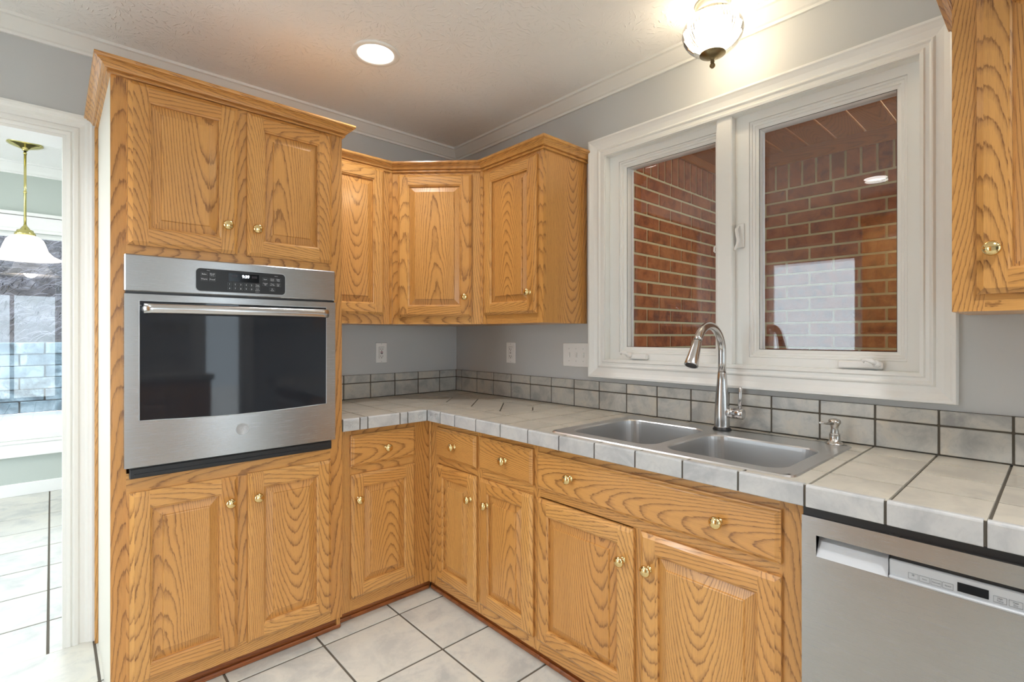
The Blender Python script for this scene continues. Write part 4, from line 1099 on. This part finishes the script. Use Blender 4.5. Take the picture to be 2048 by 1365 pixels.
# ------------------------------------------------------------------ ceiling lights
def area(parent, loc, size, power, colr, shape='DISK', rot=(0, 0, 0), spread=PI):
    d = bpy.data.lights.new('lamp_light', 'AREA'); d.shape = shape; d.size = size; d.energy = power; d.color = colr; d.spread = spread
    o = bpy.data.objects.new('lamp_light', d); col.objects.link(o); o.parent = parent; o.location = loc; o.rotation_euler = rot; return o
cans = [(-.978, -.741, 'round recessed ceiling light above the corner in front of the oven'), (-2.59, -1.78, 'recessed ceiling light behind the camera, mirrored in the right window pane'),
        (-1.2, -3.2, 'added unseen recessed light over the aisle beside the sink'), (-2.59, -3.7, 'added unseen recessed light at the rear left of the kitchen'), (-1.0, -4.2, 'added unseen recessed light at the rear right of the kitchen'), (-2.8, -.55, 'added unseen recessed light in front of the left doorway')]  # all after the second are added, unseen, to light the kitchen
for i, (x, y, lb) in enumerate(cans):
    if i in (1, 2, 3, 4, 5): pass
    c = thing('recessed_light', lb, 'ceiling light', (x, y, H), 0, 'recessed kitchen ceiling lights')
    b = MB(); b.lathe([(.104, -.0005), (.104, -.004), (.098, -.008), (.080, -.006), (.0765, -.0035), (.0765, -.0006)], (0, 0, 0), 'z', 48); b.build('trim_ring', WHITE, c)
    b = MB(); b.lathe([(.077, -.003), (.05, -.0045), (0, -.005)], (0, 0, 0), 'z', 40); b.build('lens', CANGLOW, c)
    area(c, (0, 0, -.012), .15, CAN_W * (.38 if i == 0 else 1), CAN_COL, spread=2.3)
fl = thing('ceiling_lamp', 'small ribbed glass flush-mount ceiling lamp over the sink', 'ceiling lamp', (-.205, -1.895, H))
b = MB(); b.lathe([(0, -.001), (.062, -.001), (.062, -.008), (.056, -.022), (.050, -.026)], (0, 0, 0), 'z', 40); b.build('canopy', CANOPY, fl)
b = MB(); b.lathe([(.055, -.030), (.070, -.040), (.092, -.062), (.1055, -.090), (.108, -.108), (.102, -.132), (.088, -.155), (.066, -.175), (.045, -.186), (.042, -.187)], (0, 0, 0), 'z', 120, rib=.009); b.build('glass_bowl', RIBBED, fl)
b = MB(); b.lathe([(.045, -.187), (.046, -.190), (.018, -.203), (.008, -.206), (.006, -.212), (.008, -.216), (.006, -.222), (.010, -.228), (.010, -.234), (.005, -.240), (0, -.241)], (0, 0, 0), 'z', 28); b.build('finial', BRONZE, fl)
for sx_ in (-1, 1):
    b = MB(); b.lathe([(0, .028), (.010, .024), (.016, .008), (.017, -.004), (.012, -.022), (.006, -.032)], (sx_ * .030, sx_ * .028, -.085), 'z', 20); o = b.build('bulb', BULB, fl)
pl_ = bpy.data.lights.new('bulb_light', 'POINT'); pl_.energy = FLUSH_W; pl_.color = (1, .84, .62); pl_.shadow_soft_size = .03
o = bpy.data.objects.new('bulb_light', pl_); col.objects.link(o); o.parent = fl; o.location = (0, 0, -.10)

for x, y, lb in ((-3.6, 1.3, 'added unseen recessed light in the breakfast room, nearer the doorway'), (-1.1, 1.5, 'added unseen recessed light in the breakfast room, right of the doorway')):  # both added out of view to brighten the breakfast room
    c = thing('recessed_light', lb, 'ceiling light', (x, y, HF), 0)
    b = MB(); b.lathe([(.104, -.0005), (.104, -.004), (.098, -.008), (.080, -.006), (.0765, -.0035), (.0765, -.0006)], (0, 0, 0), 'z', 48); b.build('trim_ring', WHITE, c)
    b = MB(); b.lathe([(.077, -.003), (.05, -.0045), (0, -.005)], (0, 0, 0), 'z', 40); b.build('lens', CANGLOW, c)
    area(c, (0, 0, -.012), .15, 13.0, (1, .99, .98))
# pendant in the breakfast room
pd = thing('pendant_lamp', 'brass pendant lamp with a white bell glass shade, hanging in the next room', 'pendant lamp', (-2.17, 2.25, HF))
b = MB(); b.lathe([(0, -.001), (.098, -.001), (.098, -.006), (.080, -.016), (.040, -.030), (.018, -.040), (.014, -.050)], (0, 0, 0), 'z', 36); b.build('canopy', BRASS_L, pd)
b = MB(); b.tube([(0, 0, -.04), (0, 0, -.60)], .0075, 12); 
for zz in (-.06, -.34, -.58): b.tube([(0, 0, zz), (0, 0, zz - .015)], .010, 12)
b.build('rod', BRASS_L, pd)
b = MB(); b.lathe([(.008, -.585), (.02, -.60), (.028, -.615), (.045, -.622), (.047, -.632), (.056, -.640), (.058, -.655), (.05, -.658)], (0, 0, 0), 'z', 28); b.build('cap', BRASS_L, pd)
b = MB(); b.lathe([(.045, -.655), (.075, -.665), (.100, -.690), (.113, -.725), (.125, -.765), (.155, -.800), (.195, -.820), (.203, -.828), (.198, -.830), (.150, -.806), (.120, -.770), (.108, -.725)], (0, 0, 0), 'z', 48); b.build('shade', OPAL, pd)
pl_ = bpy.data.lights.new('pendant_light', 'POINT'); pl_.energy = 6; pl_.color = (1, .9, .8); pl_.shadow_soft_size = .05
o = bpy.data.objects.new('pendant_light', pl_); col.objects.link(o); o.parent = pd; o.location = (0, 0, -.80)

# ------------------------------------------------------------------ outside the kitchen window: brick porch recess
CH = .0725; BL = .243; MJ = .0125
def brick_wall(name, p0, d, n, length, z_lo, phase, sold_z=2.156, top=2.33, label=''):
    """brick face starting at p0 running along d (2D), facing n"""
    p0, d, n = Vector(p0), Vector(d), Vector(n); b = MB()
    def bx_(a, c, z0_, z1_, o0, o1, m, ch=0):
        q = [p0 + d * a + n * o0, p0 + d * c + n * o1]
        x0_, x1_ = sorted((q[0].x, q[1].x)); y0_, y1_ = sorted((q[0].y, q[1].y)); b.box(x0_, x1_, y0_, y1_, z0_, z1_, m, 'x', ch=ch)
    bx_(-.1, length, 0, 2.6, -.10, -.006, 1)
    z = sold_z; row = 0
    while z - CH > z_lo:
        a = -(BL if (row % 2) else BL / 2) + phase
        while a < length:
            bx_(max(a, -.02), min(a + BL - MJ, length), z - CH + MJ * .5, z - MJ * .5, -.02, 0, 0, .002) if a + BL - MJ > 0 else None
            a += BL
        z -= CH; row += 1
    a = 0
    while a < length: bx_(a, min(a + CH - MJ, length), sold_z + MJ * .5, top, -.02, 0, 0, .002); a += CH
    return struct(b.build(name, [BRICK, MORTAR]))
brick_wall('wall_porch_side', (.125, -1.25), (1, 0), (0, -1), 1.08, .3, .13)
brick_wall('wall_porch_back', (1.2, -1.25), (0, -1), (-1, 0), 3.4, .3, .06)
b = MB(); yy = -1.245
while yy > -4.7: b.box(.12, 1.25, yy - .1335, yy, 2.375, 2.395, 0, 'x', ch=.004); yy -= .1375
struct(b.build('ceiling_porch', PINE))
b = MB(); b.box(.12, 1.2, -1.272, -1.25, 2.325, 2.378, 0, 'x', ch=.004); b.box(1.178, 1.2, -4.65, -1.272, 2.30, 2.378, 0, 'y', ch=.004); struct(b.build('trim_3', PINE))
slab('floor_porch', .12, 1.3, -4.7, -1.2, -.1, -.02, PATIO)
pl = thing('porch_fill_lamp', 'added unseen lamp that lights the brick recess outside the kitchen window', 'lamp', (.34, -1.85, 2.375))  # added above the line of sight to warm the brick recess
b = MB(); b.lathe([(.07, 0), (.07, -.015), (.06, -.03), (0, -.034)], (0, 0, 0), 'z', 24); b.build('shade', OPAL, pl)
area(pl, (0, 0, -.036), .12, 1.5, (1, .72, .46))

# ------------------------------------------------------------------ outside the breakfast room: patio, block wall, planted bank
slab('ground_patio', -14, 8, FY + .14, 9.65, -.20, -.10, PATIO)
b = MB(); bz = -.10; row = 0
while row < 6:
    a = -13 + (0.33 if row % 2 else 0)
    while a < 6:
        dz = R.uniform(-.03, .03)
        b.box(a, a + .64, 9.62 + R.uniform(0, .04), 10.1, bz + .004, bz + .205, 0, 'x', ch=.012); a += .66
    bz += .21; row += 1
b.box(-13, 7, 9.7, 10.1, -.1, bz - .02, 1)
o = b.build('retaining_wall', [BLOCK, SLOT]); tag(o, 'blue-grey block retaining wall across the patio outside the breakfast room', 'wall')
# bank
def bank_mat():
    m, nt, bb = mat('ivy_bank'); tc = nt.nodes.new('ShaderNodeTexCoord')
    n1 = N(nt, 'ShaderNodeTexNoise', Scale=2.2, Detail=8.0, Roughness=.75); lk(nt, tc.outputs['Object'], n1.inputs['Vector'])
    lk(nt, ramp(nt, n1.outputs[0], [(.35, S(30, 29, 30)), (.5, S(62, 58, 62)), (.62, S(98, 96, 102)), (.75, S(46, 58, 42))]), bb.inputs['Base Color'])
    bb.inputs['Roughness'].default_value = .95; bump(nt, bb, n1.outputs[0], 1.0, .08); return m
BANK = bank_mat()
b = MB(); nx, ny = 60, 20; g = []
for j in range(ny + 1):
    for i in range(nx + 1):
        x = -13 + 20 * i / nx; t = j / ny; y = 9.95 + 4.6 * t; z = bz - .06 + 3.4 * t + R.uniform(-.08, .08); g.append((x, y, z))
for j in range(ny):
    for i in range(nx):
        a = j * (nx + 1) + i; b.poly([g[a], g[a + 1], g[a + nx + 2], g[a + nx + 1]], 0, smooth=True)
bank = o = b.build('planted_bank', BANK); tag(o, 'brushy bank of tangled vines and dark green hedge above the block wall', 'bank', kind='stuff')
b = MB()
for k in range(2200):
    x = R.uniform(-5.5, 1.5); t = R.random() ** 1.2; y = 9.9 + 4.4 * t; z = bz + 3.3 * t + R.uniform(0, .15); a = R.uniform(0, PI); l = R.uniform(.15, .5)
    p = [(x + l * q * math.cos(a), y - .05 - .05 * math.sin(q * 3), z + l * q * .5 * math.sin(a * 2) + .08 * math.sin(q * PI)) for q in (0, .35, .7, 1)]
    b.tube(p, .007, 3, R.choice((0, 0, 1)), caps=False)
VINE = [plain('vine_twig', S(98, 95, 102), .9), plain('vine_dark', S(52, 48, 50), .9)]
o = b.build('vine_tangle', VINE, bank); tag(o, 'bare grey vines', kind='stuff')
b = MB()
for k in range(5200):
    x = R.uniform(-6, 2); y = R.uniform(13.4, 15.4); z = bz + 2.65 + R.uniform(0, 2.6); s_ = R.uniform(.05, .12)
    d1 = Vector((R.uniform(-1, 1), R.uniform(-1, 1), R.uniform(-1, 1))).normalized(); d2 = d1.cross(Vector((R.uniform(-1, 1), R.uniform(-1, 1), R.uniform(-1, 1)))).normalized(); p = Vector((x, y, z))
    b.poly([p, p + d1 * s_ * .5 + d2 * s_ * .3, p + d1 * s_, p + d1 * s_ * .5 - d2 * s_ * .3], R.choice((0, 1)))
o = b.build('hedge_leaves', [plain('leaf_green', S(44, 74, 48), .7), plain('leaf_dark', S(24, 46, 34), .7)], bank); tag(o, 'dark green foliage', kind='stuff')

# ------------------------------------------------------------------ unseen kitchen rear: parts mirrored in glass, plus added glazing and bounce ground
pt = thing('pantry_cabinet', 'tall oak pantry cabinet on the left wall, mirrored in the right window pane', 'cabinet', (-3.05, -2.50, 0), PI / 2)
PWd = .915
face_frame(pt, [(0, .05, .05, 2.27, 'z'), (PWd - .05, PWd, .05, 2.27, 'z'), (.05, PWd - .05, .05, .12, 'x'), (.05, PWd - .05, 2.2, 2.27, 'x'), (PWd / 2 - .02, PWd / 2 + .02, .12, 2.2, 'z'), (.05, PWd / 2 - .02, 1.30, 1.36, 'x'), (PWd / 2 + .02, PWd - .05, 1.30, 1.36, 'x')])
carcass(pt, PWd, .545, .05, 2.27)
for (a, c, k) in ((.04, PWd / 2 - .012, .40), (PWd / 2 + .012, PWd - .04, .51)):
    door(pt, a, c, .11, 1.31, k, 1.1); door(pt, a, c, 1.35, 2.21, k, 1.45)
b = MB(); b.sweep([(o_ * 1.1, u * 1.1) for o_, u in CAB_CROWN], [(0, .545), (0, 0), (PWd, 0), (PWd, .545)], 2.265); b.build('crown_molding', OAK, pt)
b = MB(); b.box(0, PWd, .03, .05, 0, .05, 0, 'x'); b.build('toe_kick', OAKD, pt)

rc = thing('base_cabinet', 'oak base cabinet on the rear wall behind the camera', 'cabinet', (-.90, -4.10, 0), PI)
face_frame(rc, [(0, .04, ZK, ZT, 'z'), (.66, .70, ZK, ZT, 'z'), (.04, .66, ZK, .1, 'x'), (.04, .66, .655, .70, 'x'), (.04, .66, .83, ZT, 'x')])
carcass(rc, .70, .59, ZK, ZT, top=False)
drawer_front(rc, .03, .67, .69, .835, [(.35, .76)]); door(rc, .03, .345, .095, .655, .31, .55); door(rc, .355, .67, .095, .655, .39, .55)
b = MB(); b.box(0, .70, .03, .045, 0, ZK, 0, 'x'); b.build('toe_kick', OAKD, rc)
r2 = thing('countertop', 'short straight tiled countertop on the rear wall cabinet behind the camera', 'countertop', (0, 0, 0))
b = MB(); b.box(-1.62, -.88, -4.695, -4.07, .866, CT - .004, 1)
for i in range(5):
    xa, xb2 = -1.62 + i * .148 + .003, -1.62 + (i + 1) * .148 - .003
    for j in range(4): b.box(xa, xb2, -4.695 + j * .1565 + .002, -4.695 + (j + 1) * .1565 - .002, CT - .008, CT, 0, ch=.0006)
    b.box(xa, xb2, -4.072, -4.064, .8625, CT, 0, ch=.0012)
b.build('tiles', [CTILE, GROUT], r2)
bk = thing('backsplash', 'full-height tile backsplash on the rear wall behind the camera', 'backsplash', (0, 0, 0))
b = MB(); b.box(-1.62, -.98, -4.699, -4.692, CT, 1.40, 1)
for i in range(4):
    for j in range(3): b.box(-1.62 + i * .16 + .003, -1.62 + (i + 1) * .16 - .003, -4.694, -4.688, CT + j * .16 + .003, CT + (j + 1) * .16 - .003, 0, ch=.0015)
b.build('tiles', [BTILE, GROUT], bk)
w5 = sempty('window_added_rear', (-1.74, -4.7, 0), PI)  # sliding glazing added behind the camera to bring in daylight for the ceiling
b = MB(); casing_ring(b, 0, 1.68, 0.0, 2.12, PR, 0.0, False); b.build('casing', WHITE, w5)
b = MB()
for (a, c, d, e) in ((0, .06, 0, 2.12), (1.62, 1.68, 0, 2.12), (.81, .87, 0, 2.12), (.06, .81, 0, .1), (.87, 1.62, 0, .1), (.06, .81, 2.04, 2.12), (.87, 1.62, 2.04, 2.12)): b.box(a, c, .03, .07, d, e)
b.build('sash', WHITE, w5)
b = MB(); b.box(.05, 1.63, .048, .052, .09, 2.05); b.build('glass_pane', PANE, w5)
w3 = sempty('window_3', (FX1, -4.7, 0), PI)
b = MB(); casing_ring(b, 0, FX1 - FX0, 0.0, FZ1, PR, 0.0, False); b.build('casing', WHITE, w3)
b = MB()
for (a, c, d, e) in ((0, .04, 0, FZ1), (.36, .40, 0, FZ1), (.04, .36, 0, .12), (.04, .36, FZ1 - .06, FZ1)): b.box(a, c, .03, .07, d, e)
b.build('sash', WHITE, w3)
b = MB(); b.box(.03, .37, .048, .052, .1, FZ1 - .05); b.build('glass_pane', PANE, w3)
BOUNCE_GROUND = tile_mat('bounce_concrete', S(230, 228, 226), S(218, 216, 214), S(236, 234, 232), 2, 0.9, 0.2)  # unseen ground made extra pale to bounce daylight up indoors
slab('ground_rear', -14, 6, -14, -4.84, -.2, -.1, BOUNCE_GROUND)
slab('ground_side', -14, -3.72, -4.84, -.1, -.2, -.1, BOUNCE_GROUND); slab('ground_side_far', -14, -5.2, -.1, FY + .14, -.2, -.1, BOUNCE_GROUND)
